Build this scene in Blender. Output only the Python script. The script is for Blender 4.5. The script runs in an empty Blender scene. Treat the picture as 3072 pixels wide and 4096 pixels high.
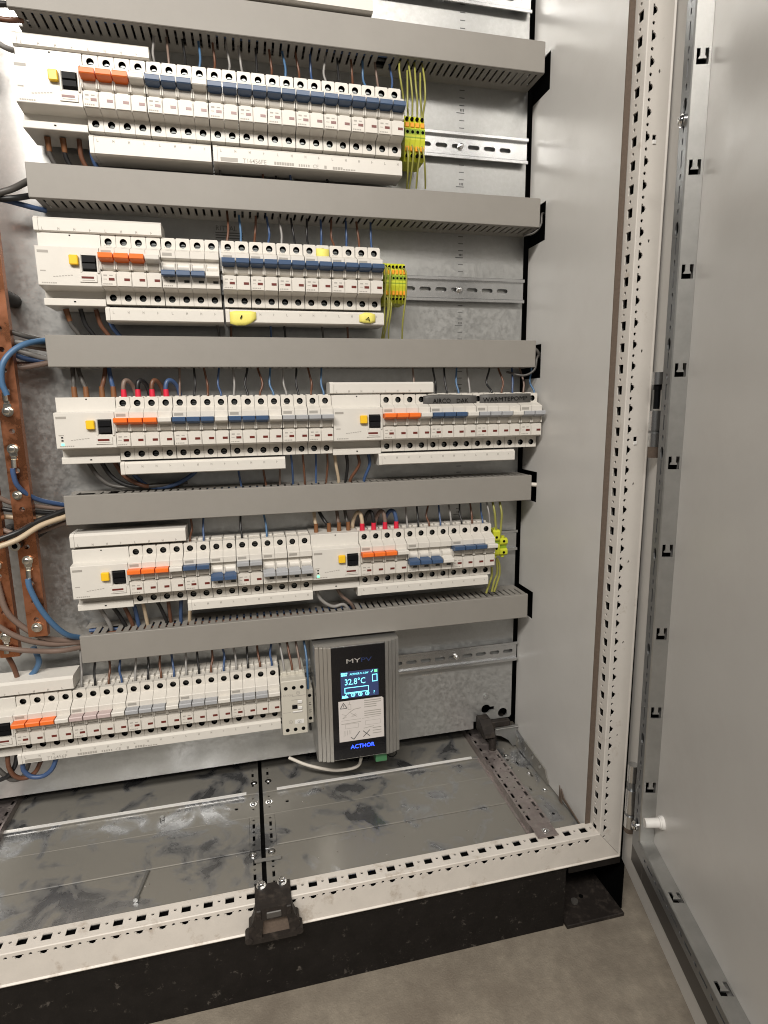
import bpy, bmesh, math, random
from mathutils import Vector, Matrix
from mathutils.geometry import tessellate_polygon, delaunay_2d_cdt
random.seed(7)
SC = 0.001                      # everything below is written in millimetres
scene = bpy.context.scene
COL = scene.collection

# ---------------------------------------------------------------- camera, light, exposure
cam_d = bpy.data.cameras.new('camera'); cam = bpy.data.objects.new('camera', cam_d); COL.objects.link(cam)
yaw, pitch, roll = math.radians(13.17), math.radians(10.42), math.radians(-0.83)
fw = Vector((math.sin(yaw)*math.cos(pitch), math.cos(yaw)*math.cos(pitch), -math.sin(pitch)))
r0 = Vector((math.cos(yaw), -math.sin(yaw), 0)); u0 = r0.cross(fw)
rt = math.cos(roll)*r0 + math.sin(roll)*u0; up = -math.sin(roll)*r0 + math.cos(roll)*u0
M = Matrix((rt, up, -fw)).transposed().to_4x4(); M.translation = Vector((203.74, -873.84, 25.18))*SC
cam.matrix_world = M
cam_d.sensor_fit = 'VERTICAL'; cam_d.sensor_height = 40.96; cam_d.lens = 23.2929
cam_d.clip_start = 0.01; cam_d.clip_end = 100
scene.camera = cam
scene.render.resolution_x = 768; scene.render.resolution_y = 1024

W = bpy.data.worlds.new('World'); scene.world = W; W.use_nodes = True
W.node_tree.nodes['Background'].inputs[0].default_value = (1.0, 0.97, 0.93, 1)
W.node_tree.nodes['Background'].inputs[1].default_value = 0.055

def area(name, loc, target, sx, sy, power, col):
    d = bpy.data.lights.new(name, 'AREA'); d.shape = 'RECTANGLE'; d.size = sx; d.size_y = sy; d.energy = power; d.color = col
    o = bpy.data.objects.new(name, d); COL.objects.link(o); o.location = loc
    o.rotation_euler = (Vector(target)-Vector(loc)).to_track_quat('-Z', 'Y').to_euler()
    return o
area('ceiling_lamp', (-0.45, -1.75, 1.45), (0.2, 0, 0.1), 1.5, 0.22, 50, (1.0, 0.945, 0.87))
area('ceiling_lamp', (0.5, -3.2, 1.9), (0.4, 0, -0.5), 1.5, 0.3, 38, (1.0, 0.94, 0.86))  # second ceiling tube, added as fill to brighten the lower half
scene.view_settings.view_transform = 'Standard'; scene.view_settings.look = 'None'
scene.view_settings.exposure = 0.30
scene.cycles.filter_width = 1.05; scene.view_settings.gamma = 1.0

# ---------------------------------------------------------------- materials
MATS = {}
def mat(name, col, rough=0.5, metal=0.0, noise=0.0, nscale=60.0, bump=0.0, bscale=200.0, emit=None, estr=0.0, spec=None, dirt=None, coat=0.0):
    m = bpy.data.materials.new(name); m.use_nodes = True; nt = m.node_tree; b = nt.nodes['Principled BSDF']
    b.inputs['Base Color'].default_value = (*col, 1); b.inputs['Roughness'].default_value = rough; b.inputs['Metallic'].default_value = metal
    if spec is not None: b.inputs['Specular IOR Level'].default_value = spec
    if coat: b.inputs['Coat Weight'].default_value = coat
    if emit: b.inputs['Emission Color'].default_value = (*emit, 1); b.inputs['Emission Strength'].default_value = estr
    if noise or bump or dirt:
        tc = nt.nodes.new('ShaderNodeTexCoord')
        geo = nt.nodes.new('ShaderNodeNewGeometry')
        src = geo.outputs['Position']
    if noise:
        n = nt.nodes.new('ShaderNodeTexNoise'); n.inputs['Scale'].default_value = nscale; n.inputs['Detail'].default_value = 6; n.inputs['Roughness'].default_value = 0.65
        nt.links.new(src, n.inputs['Vector'])
        r = nt.nodes.new('ShaderNodeMapRange'); r.inputs['From Min'].default_value = 0.3; r.inputs['From Max'].default_value = 0.7
        r.inputs['To Min'].default_value = 1-noise; r.inputs['To Max'].default_value = 1+noise
        nt.links.new(n.outputs['Fac'], r.inputs['Value'])
        mx = nt.nodes.new('ShaderNodeMix'); mx.data_type = 'RGBA'; mx.blend_type = 'MULTIPLY'; mx.inputs['Factor'].default_value = 1
        mx.inputs['A'].default_value = (*col, 1)
        nt.links.new(r.outputs['Result'], mx.inputs['B'])
        out = mx.outputs['Result']
        if dirt:
            dcol, dscale, dmin, dmax, drough = dirt[:5]
            n2 = nt.nodes.new('ShaderNodeTexNoise'); n2.inputs['Scale'].default_value = dscale; n2.inputs['Detail'].default_value = dirt[5] if len(dirt) > 5 else 8; n2.inputs['Roughness'].default_value = 0.55 if len(dirt) > 5 else 0.7; n2.inputs['Distortion'].default_value = dirt[6] if len(dirt) > 5 else 0
            nt.links.new(src, n2.inputs['Vector'])
            r2 = nt.nodes.new('ShaderNodeMapRange'); r2.inputs['From Min'].default_value = dmin; r2.inputs['From Max'].default_value = dmax
            nt.links.new(n2.outputs['Fac'], r2.inputs['Value'])
            m2 = nt.nodes.new('ShaderNodeMix'); m2.data_type = 'RGBA'
            nt.links.new(r2.outputs['Result'], m2.inputs['Factor']); nt.links.new(out, m2.inputs['A']); m2.inputs['B'].default_value = (*dcol, 1)
            out = m2.outputs['Result']
            r3 = nt.nodes.new('ShaderNodeMapRange'); r3.inputs['To Min'].default_value = rough; r3.inputs['To Max'].default_value = drough
            nt.links.new(r2.outputs['Result'], r3.inputs['Value']); nt.links.new(r3.outputs['Result'], b.inputs['Roughness'])
            if metal:
                r4 = nt.nodes.new('ShaderNodeMapRange'); r4.inputs['To Min'].default_value = metal; r4.inputs['To Max'].default_value = metal*0.35
                nt.links.new(r2.outputs['Result'], r4.inputs['Value']); nt.links.new(r4.outputs['Result'], b.inputs['Metallic'])
        nt.links.new(out, b.inputs['Base Color'])
    if bump:
        n3 = nt.nodes.new('ShaderNodeTexNoise'); n3.inputs['Scale'].default_value = bscale; n3.inputs['Detail'].default_value = 4
        nt.links.new(src, n3.inputs['Vector'])
        bp = nt.nodes.new('ShaderNodeBump'); bp.inputs['Strength'].default_value = bump; bp.inputs['Distance'].default_value = 0.001
        nt.links.new(n3.outputs['Fac'], bp.inputs['Height']); nt.links.new(bp.outputs['Normal'], b.inputs['Normal'])
    MATS[name] = m
    return m
mat('cream', (0.63, 0.60, 0.55), 0.42, noise=0.03, nscale=40)
mat('cream2', (0.64, 0.615, 0.57), 0.38, noise=0.02, nscale=50)
mat('duct', (0.245, 0.231, 0.21), 0.55, noise=0.03, nscale=30, bump=0.05, bscale=900)
mat('paint', (0.57, 0.56, 0.54), 0.28, noise=0.025, nscale=9, bump=0.06, bscale=900, dirt=((0.545,0.53,0.51), 11, 0.45, 0.75, 0.42))
mat('frame_paint', (0.62, 0.59, 0.55), 0.40, noise=0.03, nscale=25, bump=0.04, bscale=600, dirt=((0.36,0.30,0.23), 28, 0.60, 0.80, 0.7))
mat('rail_paint', (0.66, 0.62, 0.57), 0.45, noise=0.05, nscale=40, bump=0.05, bscale=600, dirt=((0.34,0.27,0.20), 30, 0.55, 0.75, 0.8))
mat('plate', (0.46, 0.465, 0.46), 0.32, 0.85, noise=0.05, nscale=220, bump=0.03, bscale=160, dirt=((0.41,0.41,0.40), 140, 0.40, 0.80, 0.45))
mat('floor_zinc', (0.34, 0.345, 0.355), 0.25, 0.85, noise=0.16, nscale=90, bump=0.04, bscale=260, dirt=((0.255,0.243,0.217), 20, 0.38, 0.50, 0.46, 5, 0.7))
mat('zinc', (0.66, 0.67, 0.68), 0.27, 1.0, noise=0.05, nscale=90)
mat('zinc_dull', (0.44, 0.44, 0.43), 0.42, 0.9, noise=0.08, nscale=60)
mat('zinc_dark', (0.30, 0.31, 0.32), 0.42, 0.9, noise=0.10, nscale=60)
mat('yellow_zinc', (0.40, 0.345, 0.335), 0.38, 0.8, noise=0.15, nscale=60, dirt=((0.25,0.23,0.21), 40, 0.45, 0.65, 0.65))
mat('zinc_glint', (0.85, 0.84, 0.82), 0.3, 0.4)  # zinc with the lamp's reflection put into a lighter colour
mat('chrome', (0.80, 0.80, 0.80), 0.16, 1.0)
mat('screw', (0.16, 0.17, 0.17), 0.35, 1.0)
mat('copper', (0.52, 0.215, 0.11), 0.27, 1.0, noise=0.18, nscale=35, dirt=((0.22,0.085,0.045), 25, 0.45, 0.75, 0.45))
mat('tin', (0.74, 0.72, 0.66), 0.25, 1.0, noise=0.05, nscale=300)
mat('alu', (0.60, 0.595, 0.58), 0.32, 0.9, noise=0.03, nscale=80)
mat('black', (0.005, 0.005, 0.006), 0.5, spec=0.12)
mat('black_gloss', (0.006, 0.006, 0.008), 0.15)
mat('hole', (0.004, 0.004, 0.004), 0.9, spec=0.0)  # near-black colour standing in for the shade inside holes and hollows
mat('black_rubber', (0.022, 0.018, 0.016), 0.55, noise=0.2, nscale=60, dirt=((0.07,0.057,0.047), 80, 0.5, 0.75, 0.8), spec=0.3)
mat('plinth', (0.010, 0.0085, 0.008), 0.5, noise=0.3, nscale=40, dirt=((0.085,0.075,0.065), 70, 0.60, 0.68, 0.8), bump=0.15, bscale=160, spec=0.25)
mat('gasket', (0.115, 0.085, 0.065), 0.85, noise=0.15, nscale=300)
mat('concrete', (0.275, 0.24, 0.192), 0.75, noise=0.22, nscale=45, bump=0.5, bscale=420, dirt=((0.18,0.152,0.12), 8, 0.40, 0.68, 0.85))
mat('orange', (0.85, 0.17, 0.025), 0.35)
mat('blue_toggle', (0.045, 0.085, 0.17), 0.35)
mat('grey_toggle', (0.36, 0.37, 0.39), 0.35)
mat('rose_toggle', (0.50, 0.40, 0.39), 0.35)
mat('white_toggle', (0.66, 0.635, 0.59), 0.35)
mat('yellow_button', (0.85, 0.52, 0.02), 0.35)
mat('indicator', (0.13, 0.02, 0.014), 0.3)
mat('indicator_off', (0.04, 0.04, 0.035), 0.3)
mat('ink', (0.10, 0.10, 0.10), 0.6)
mat('ink_grey', (0.36, 0.34, 0.31), 0.6)
mat('badge', (0.33, 0.31, 0.28), 0.5)
mat('led_green', (0.05, 0.5, 0.15), 0.4, emit=(0.15, 1.0, 0.35), estr=2.2)
mat('pe_green', (0.24, 0.35, 0.02), 0.4)
mat('pe_yellow', (0.52, 0.55, 0.03), 0.4)
mat('pe_orange', (0.80, 0.33, 0.02), 0.4)
mat('pe_wire', (0.28, 0.275, 0.065), 0.42)
mat('w_black', (0.013, 0.013, 0.014), 0.4)
mat('w_brown', (0.13, 0.055, 0.030), 0.42)
mat('w_lbrown', (0.185, 0.13, 0.105), 0.45)
mat('w_grey', (0.27, 0.26, 0.25), 0.45)
mat('w_dgrey', (0.075, 0.07, 0.065), 0.45)
mat('w_blue', (0.045, 0.085, 0.19), 0.4)
mat('w_sky', (0.065, 0.145, 0.27), 0.42)
mat('w_beige', (0.50, 0.40, 0.28), 0.45)
mat('w_white', (0.62, 0.58, 0.52), 0.45)
mat('ferrule_red', (0.62, 0.02, 0.05), 0.4)
mat('ferrule_brown', (0.19, 0.08, 0.032), 0.45)
mat('tape_black', (0.085, 0.082, 0.078), 0.5, noise=0.1, nscale=90, bump=0.3, bscale=120)
mat('marker', (0.002, 0.002, 0.002), 0.5, spec=0.1)
mat('tape_yellow', (0.78, 0.70, 0.16), 0.6)
mat('contactor', (0.54, 0.515, 0.45), 0.45)
mat('sticker', (0.66, 0.62, 0.60), 0.5)
mat('white_plastic', (0.72, 0.71, 0.69), 0.4)
mat('connector_green', (0.06, 0.20, 0.09), 0.45)
mat('lcd', (0.01, 0.012, 0.04), 0.2, emit=(0.03, 0.045, 0.11), estr=0.8)
mat('lcd_text', (0.1, 0.4, 0.5), 0.4, emit=(0.22, 0.85, 1.0), estr=1.5)
mat('lcd_green', (0.1, 0.5, 0.2), 0.4, emit=(0.15, 0.9, 0.35), estr=1.0)
mat('blue_glow', (0.02, 0.04, 0.5), 0.4, emit=(0.02, 0.06, 1.0), estr=4.5)
mat('logo_grey', (0.42, 0.40, 0.38), 0.4)
mat('logo_blue', (0.02, 0.035, 0.12), 0.4)
mat('shade_wall', (0.01, 0.01, 0.01), 0.8, spec=0.1)  # near-black colour puts the shade of unlit spaces into their walls

# ---------------------------------------------------------------- mesh helpers (millimetres)
def pip(x, y, poly):
    ins = False; n = len(poly); j = n-1
    for i in range(n):
        xi, yi = poly[i]; xj, yj = poly[j]
        if (yi > y) != (yj > y) and x < (xj-xi)*(y-yi)/(yj-yi)+xi: ins = not ins
        j = i
    return ins
def keep_faces(rv, rf, loops):
    bb = [(min(p[0] for p in l), max(p[0] for p in l), min(p[1] for p in l), max(p[1] for p in l), l) for l in loops[1:]]
    out = []
    for q in rf:
        x = sum(rv[i][0] for i in q)/len(q); y = sum(rv[i][1] for i in q)/len(q)
        if not pip(x, y, loops[0]): continue
        if any(a < x < b and c < y < d and pip(x, y, l) for a, b, c, d, l in bb): continue
        out.append(q)
    return out
class MB:
    def __init__(s): s.v = []; s.f = []; s.m = []; s.sm = []
    def add(s, vs, fs, m=0, smooth=False):
        o = len(s.v); s.v += [tuple(p) for p in vs]
        for f in fs: s.f.append(tuple(i+o for i in f)); s.m.append(m); s.sm.append(smooth)
    def box(s, x0, x1, y0, y1, z0, z1, m=0, r=0.0):
        if x0 > x1: x0, x1 = x1, x0
        if y0 > y1: y0, y1 = y1, y0
        if z0 > z1: z0, z1 = z1, z0
        if r <= 0:
            v = [(x, y, z) for z in (z0, z1) for y in (y0, y1) for x in (x0, x1)]
            s.add(v, [(0,2,3,1), (4,5,7,6), (0,1,5,4), (2,6,7,3), (0,4,6,2), (1,3,7,5)], m); return
        lo = (x0, y0, z0); hi = (x1, y1, z1); v = []; idx = {}
        for c in range(8):
            sg = [(c >> a) & 1 for a in range(3)]
            for a in range(3):
                p = []
                for k in range(3):
                    e = hi[k] if sg[k] else lo[k]
                    if k != a: e = e - r if sg[k] else e + r
                    p.append(e)
                idx[(c, a)] = len(v); v.append(p)
        fs = []
        for a in range(3):
            b, c2 = (a+1) % 3, (a+2) % 3
            for sd in (0, 1):
                q = [(sd << a) | (i << b) | (j << c2) for i, j in ((0,0), (1,0), (1,1), (0,1))]
                if not sd: q.reverse()
                fs.append(tuple(idx[(k, a)] for k in q))
        for a in range(3):
            b, c2 = (a+1) % 3, (a+2) % 3
            for i in (0, 1):
                for j in (0, 1):
                    k0 = (i << b) | (j << c2); k1 = k0 | (1 << a)
                    q = [idx[(k0, b)], idx[(k1, b)], idx[(k1, c2)], idx[(k0, c2)]]
                    if (i ^ j): q.reverse()
                    fs.append(tuple(q))
        for c in range(8):
            q = [idx[(c, 0)], idx[(c, 1)], idx[(c, 2)]]
            if bin(c).count('1') % 2 == 0: q.reverse()
            fs.append(tuple(q))
        s.add(v, fs, m)
    def prism(s, prof, x0, x1, m=0, caps=True, axis=0, skip=()):
        # profile of (a,b) pairs extruded along axis: 0 -> (x; y,z), 1 -> (y; x,z), 2 -> (z; x,y)
        def P(t, a, b): return (t, a, b) if axis == 0 else (a, t, b) if axis == 1 else (a, b, t)
        n = len(prof); v = [P(x0, *p) for p in prof] + [P(x1, *p) for p in prof]
        fs = [(i, (i+1) % n, n+(i+1) % n, n+i) for i in range(n) if i not in skip]
        s.add(v, fs, m)
        if caps:
            tr = tessellate_polygon([[Vector((a, b, 0)) for a, b in prof]])
            s.add(v, [tuple(t) for t in tr] + [tuple(i+n for i in reversed(t)) for t in tr], m)
    def cyl(s, p0, p1, r, n=12, m=0, r1=None, caps=True, smooth=True):
        p0 = Vector(p0); p1 = Vector(p1); d = (p1-p0).normalized(); r1 = r if r1 is None else r1
        a = d.orthogonal().normalized(); b = d.cross(a); v = []
        for p, rr in ((p0, r), (p1, r1)):
            for i in range(n):
                t = 2*math.pi*(i+0.5)/n; v.append(p + a*math.cos(t)*rr + b*math.sin(t)*rr)
        s.add(v, [(i, (i+1) % n, n+(i+1) % n, n+i) for i in range(n)], m, smooth)
        if caps: s.add(v, [tuple(reversed(range(n))), tuple(range(n, 2*n))], m)
    def dome(s, c, d, r, h, n=12, m=0):
        c = Vector(c); d = Vector(d).normalized(); a = d.orthogonal().normalized(); b = d.cross(a); v = []
        for rr, hh in ((1, 0), (0.92, 0.45), (0.65, 0.82), (0.3, 0.98)):
            for i in range(n):
                t = 2*math.pi*i/n; v.append(c + (a*math.cos(t)+b*math.sin(t))*r*rr + d*h*hh)
        fs = [(k*n+i, k*n+(i+1) % n, (k+1)*n+(i+1) % n, (k+1)*n+i) for k in range(3) for i in range(n)]
        fs.append(tuple(range(3*n, 4*n))); s.add(v, fs, m, True)
    def tube(s, pts, r, n=8, m=0, sub=5):
        P = [Vector(p) for p in pts]; C = []
        ext = [P[0]*2-P[1]] + P + [P[-1]*2-P[-2]]
        for i in range(1, len(ext)-2):
            a, b, c, d = ext[i-1:i+3]
            for k in range(sub):
                t = k/sub
                C.append(0.5*((2*b) + (c-a)*t + (2*a-5*b+4*c-d)*t*t + (3*b-a-3*c+d)*t**3))
        C.append(P[-1]); v = []; pa = None
        for i, p in enumerate(C):
            t = (C[min(i+1, len(C)-1)] - C[max(i-1, 0)]).normalized()
            a = t.orthogonal().normalized() if pa is None else (pa - t*pa.dot(t)).normalized()
            pa = a; b = t.cross(a)
            v += [p + (a*math.cos(2*math.pi*k/n) + b*math.sin(2*math.pi*k/n))*r for k in range(n)]
        L = len(C)
        fs = [(i*n+k, i*n+(k+1) % n, (i+1)*n+(k+1) % n, (i+1)*n+k) for i in range(L-1) for k in range(n)]
        s.add(v, fs, m, True); s.add(v[:n], [tuple(reversed(range(n)))], m); s.add(v[-n:], [tuple(range(n))], m)
    def sheet(s, o, u, w, outer, holes=(), t=1.5, m=0, back=False, ow=True):
        # flat sheet in the plane o + a*u + b*w with holes; walls go t against the normal u x w
        o = Vector(o); u = Vector(u); w = Vector(w); nn = u.cross(w).normalized()
        loops = [list(outer)] + [list(h) for h in holes]
        flat = [p for l in loops for p in l]
        ed = []; k = 0
        for l in loops: ed += [(k+i, k+(i+1) % len(l)) for i in range(len(l))]; k += len(l)
        rv, _, rf, _, _, _ = delaunay_2d_cdt([Vector(p) for p in flat], ed, [], 0, 1e-5)
        rf = keep_faces(rv, rf, loops)
        v = [o + u*p.x + w*p.y for p in rv]
        fs = []
        for q in rf:
            A, B, C = (rv[i] for i in q[:3])
            if (B[0]-A[0])*(C[1]-A[1]) - (B[1]-A[1])*(C[0]-A[0]) < 0: q = tuple(reversed(q))
            fs.append(tuple(q))
        s.add(v, fs, m)
        if back: s.add([p - nn*t for p in v], [tuple(reversed(f)) for f in fs], m)
        for l in (loops if ow else loops[1:]):
            n = len(l); vv = [o + u*a + w*b for a, b in l]; vv += [p - nn*t for p in vv]
            s.add(vv, [(i, (i+1) % n, n+(i+1) % n, n+i) for i in range(n)], m)
    def build(s, name, mats, parent=None, loc=(0, 0, 0), **tags):
        me = s.mesh(name, mats, loc); return obj(name, me, parent, loc, **tags)
    def mesh(s, name, mats, loc=(0, 0, 0)):
        me = bpy.data.meshes.new(name); L = Vector(loc)
        me.from_pydata([tuple((Vector(p)-L)*SC) for p in s.v], [], s.f)
        if isinstance(mats, str): mats = [mats]
        for k in mats: me.materials.append(MATS[k])
        me.polygons.foreach_set('material_index', s.m); me.polygons.foreach_set('use_smooth', s.sm)
        me.update(); return me
def rect(x0, x1, y0, y1): return [(x0, y0), (x1, y0), (x1, y1), (x0, y1)]
def ngon(cx, cy, r, n=10, ry=None, a0=0.0): return [(cx + r*math.cos(a0+2*math.pi*i/n), cy + (ry or r)*math.sin(a0+2*math.pi*i/n)) for i in range(n)]
def slot(cx, cy, L, H, n=4):
    r = H/2; p = []
    for k in range(n+1): a = -math.pi/2 + math.pi*k/n; p.append((cx+L/2-r+r*math.cos(a), cy+r*math.sin(a)))
    for k in range(n+1): a = math.pi/2 + math.pi*k/n; p.append((cx-L/2+r+r*math.cos(a), cy+r*math.sin(a)))
    return p
def obj(name, me, parent=None, loc=(0, 0, 0), label=None, cat=None, group=None, kind=None):
    o = bpy.data.objects.new(name, me); COL.objects.link(o); o.location = Vector(loc)*SC
    if parent is not None: o.parent = parent
    if label: o['label'] = label
    if cat: o['category'] = cat
    if group: o['group'] = group
    if kind: o['kind'] = kind
    return o
def thing(name, label, cat, loc=(0, 0, 0), group=None): return obj(name, None, None, loc, label, cat, group)
def text_mesh(s, size, align='LEFT', matname='ink', bold=0.0, squeeze=1.0):
    c = bpy.data.curves.new('txt', 'FONT'); c.body = s; c.size = size; c.align_x = align; c.resolution_u = 2; c.offset = bold; c.space_character = 1.0
    o = bpy.data.objects.new('txt', c); me = bpy.data.meshes.new_from_object(o)
    bpy.data.objects.remove(o); bpy.data.curves.remove(c)
    for v in me.vertices: x, y, z = v.co; v.co = (x*squeeze*SC, z*SC, y*SC)
    me.materials.clear(); me.materials.append(MATS[matname]); return me
def text(name, s, size, loc, parent, matname='ink', align='LEFT', bold=0.0, squeeze=1.0, rot=0.0, width=None):
    me = text_mesh(s, size, align, matname, bold, squeeze)
    if width:
        xs = [v.co.x for v in me.vertices]; k = width*SC/(max(xs)-min(xs)); x0 = min(xs)
        for v in me.vertices: v.co.x = (v.co.x-x0)*k
    o = obj(name, me, parent, loc)
    if rot: o.rotation_euler = (0, rot, 0)
    return o
ORD = ['first','second','third','fourth','fifth','sixth','seventh','eighth','ninth','tenth','eleventh','twelfth','thirteenth','fourteenth','fifteenth','sixteenth','seventeenth','eighteenth','nineteenth','twentieth','twenty-first','twenty-second','twenty-third','twenty-fourth','twenty-fifth','twenty-sixth','twenty-seventh','twenty-eighth','twenty-ninth','thirtieth','thirty-first','thirty-second','thirty-third','thirty-fourth']
LOC = {}
def root(name, label, cat, loc, group=None):
    o = thing(name, label, cat, loc, group); LOC[o.name] = tuple(loc); return o
def part(mb, name, mats, parent, kind=None, label=None):
    L = LOC.get(parent.name, (0, 0, 0))
    o = obj(name, mb.mesh(name, mats, L), parent, (0, 0, 0), kind=kind, label=label); LOC[o.name] = L; return o
def copy_part(src, name, parent, dx=0, dy=0, dz=0):
    o = src.copy(); COL.objects.link(o); o.parent = parent; o.location = Vector((dx, dy, dz))*SC; o.name = name; return o
def solo(mb, name, mats, label, cat, base, group=None, kind=None):
    return obj(name, mb.mesh(name, mats, base), None, base, label, cat, group, kind)

PY = 5.0                         # front of the mounting plate
ROWZ = [391.06, 194.11, -1.11, -198.81, -395.75]
ROWN = ['top', 'second', 'middle', 'fourth', 'bottom']
DT = [510.96, 312.1, 115.96, -86.29, -279.62]; DH = 37.7
DXL, DXR = -31.3, 633.5

# ---------------------------------------------------------------- the setting
b = MB(); b.sheet((0, 0, -710), (1, 0, 0), (0, 1, 0), rect(-4000, 4000, -4000, 600), t=20)
obj('floor', b.mesh('floor', 'concrete'), kind='structure')

# ---------------------------------------------------------------- mounting plate with its printed scale
r = root('mounting_plate', 'galvanised steel mounting plate behind all the rails and ducts', 'mounting plate', (200, PY, -537))
b = MB()
kh = [p for p in ngon(588, -503, 8.5, 12)]
kh = [(588+8.5*math.cos(a), -503+8.5*math.sin(a)) for a in [math.radians(25+k*310/12) for k in range(13)]] + [(604, -506.2), (604, -499.5)]
holes = [kh, ngon(619.9, -514, 8.8, 14)]
b.sheet((0, PY, 0), (1, 0, 0), (0, 0, 1), [(-420, -537.3), (565, -537.3), (565, -524), (633, -524), (636, -520), (636, 760), (-420, 760)], holes, t=3, back=True)
part(b, 'plate_sheet', 'plate', r)
b = MB()
for k in range(-16, 62):
    z = 437.8 - 9.82*(k); k5 = k % 5 == 0
    if z < -520 or z > 600: continue
    x1 = 537.2; x0 = 525.0 if k5 else 529.5
    b.box(x0, x1, PY-0.12, PY-0.02, z-0.6, z+0.6)
    if k5:
        for q in range(3): b.box(530.5+q*2.2, 531.9+q*2.2, PY-0.12, PY-0.02, z+2.0, z+5.4)
for j, z in enumerate((-417, -424.5)):
    for q in range(11):
        if q in (4, 8): continue
        x = 473 + q*3.3 - 1.5*j; b.box(x, x+2.3, PY-0.12, PY-0.02, z-1.6, z+1.6, 1)
part(b, 'printed_scale', ['ink', 'badge'], r, kind='stuff')
o = text('printed_logo', 'RITTAL', 9.0, (179.5-200, -0.15, 262.5+537), r, 'ink', bold=0.02, squeeze=0.98)
b = MB()
for z in (259.8, 256.6, 253.2): b.box(179, 215.5, PY-0.12, PY-0.02, z-0.9, z+0.7)
part(b, 'logo_underline', 'ink', r)

# ---------------------------------------------------------------- mounting rails
def din_rail(z, x0, x1, label):
    r = root('din_rail', label, 'mounting rail', (x1, PY, z), 'slotted mounting rails')
    b = MB(); hs = []
    n0 = int((x0-500.5)/24.7)-1
    for k in range(n0, 8):
        cx = 500.5 + 24.7*k
        if x0+12 < cx < x1-10: hs.append(slot(cx, z, 18, 6.2))
    b.sheet((0, -1.0, 0), (1, 0, 0), (0, 0, 1), rect(x0, x1, z-12.5, z+12.5), hs, t=1.0, back=True)
    for s in (1, -1):
        pr = [(0, z+s*12.5), (-5, z+s*12.5), (-6, z+s*13.4), (-6, z+s*16.9), (-5.2, z+s*17.5), (-4.7, z+s*17.4), (-4.9, z+s*13.6), (0, z+s*13.5)]
        b.prism(pr, x0, x1)
    part(b, 'rail_profile', 'zinc', r)
    b = MB(); c = (529.5, -1, z)
    b.cyl(c, (c[0], -2.2, z), 5.2, 14); b.cyl((c[0], -2.2, z), (c[0], -5.8, z), 3.9, 6, smooth=False); b.dome((c[0], -5.8, z), (0, -1, 0), 3.3, 0.9, 10)
    part(b, 'hex_bolt', 'chrome', r)
for i in range(5):
    if i == 2: x0, x1 = -30, 634
    else: x0, x1 = (-30, 634) if i < 4 else (-150, 640)
    din_rail(ROWZ[i], x0, x1, 'zinc mounting rail with slots carrying the %s row of breakers' % ROWN[i])
din_rail(588.0, -30, 634, 'zinc mounting rail with slots at the top edge above every duct')

# ---------------------------------------------------------------- cable ducts with their fingers
NAMES = ['topmost', 'second', 'third', 'fourth', 'lowest']
WHERE = ['over the top row of breakers', 'between the top and second breaker rows', 'between the second and middle breaker rows', 'between the middle and fourth breaker rows', 'over the bottom row of breakers']
MISS_B = [[(403, 411)], [], [], [], []]
MISS_T = [[], [], [], [(-18, 6), (21, 31)], [(299, 306), (319, 325), (345, 353), (3, 8), (26, 31), (77, 82), (137, 142), (-24, -19)]]
fm = {}
for sgn in (1, -1):
    b = MB(); b.box(-3.4, 3.4, -46.5, -12.5, -0.8 if sgn > 0 else -0.8, 0.8)
    fm[sgn] = b.mesh('finger', 'duct')
for i in range(5):
    z1, z0 = DT[i], DT[i]-DH
    r = root('cable_duct', '%s grey slotted cable duct, running %s' % (NAMES[i], WHERE[i]), 'cable duct', (DXL, PY, z0), 'grey cable ducts across the plate')
    b = MB(); b.box(DXL, DXR, 2.6, PY-0.1, z0+0.2, z1-0.2)
    for s, z in ((1, z1-0.8), (-1, z0+0.8)): b.box(DXL, DXR, -12.5, 2.6, z-0.8, z+0.8)
    part(b, 'duct_base', 'duct', r)
    b = MB()
    b.box(DXL, DXR, -50, -48.2, z0-0.6, z1+0.6, r=0.7)
    for s, z in ((1, z1+0.1), (-1, z0-0.1)): b.box(DXL, DXR, -48.3, -43.5, z-0.55, z+0.55)
    part(b, 'duct_cover', 'duct', r)
    n = int((DXR-DXL)/9.75)
    for sgn in (1, -1):
        zf = z1-0.8 if sgn > 0 else z0+0.8
        for k in range(n):
            x = DXR - 3.2 - 9.75*k
            if any(a <= x <= c for a, c in (MISS_T if sgn > 0 else MISS_B)[i]): continue
            o = obj('finger', fm[sgn], r, (x-DXL, -PY, zf-z0))

# ---------------------------------------------------------------- breakers
BODY = {}
def profile(z0=0): return [(-4, -40), (-51.5, -40), (-51.5, -24.5), (-66.5, -21.8), (-67, -21), (-67, -4.6), (-61, -3.2), (-61, 12.6), (-67, 14.2), (-67, 21.6), (-66.2, 22.4), (-51.5, 28), (-51.5, 40), (-4, 40)]
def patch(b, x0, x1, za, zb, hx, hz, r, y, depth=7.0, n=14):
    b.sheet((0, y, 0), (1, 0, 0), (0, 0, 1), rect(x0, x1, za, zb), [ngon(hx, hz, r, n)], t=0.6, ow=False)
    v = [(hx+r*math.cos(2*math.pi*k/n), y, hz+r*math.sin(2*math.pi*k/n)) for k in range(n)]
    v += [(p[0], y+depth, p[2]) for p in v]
    b.add(v, [(k, n+k, n+(k+1) % n, (k+1) % n) for k in range(n)], 1, True)  # bore walls coloured near-black, shade painted over what is cream plastic
    b.add(v[n:], [tuple(range(n))], 1)
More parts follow.
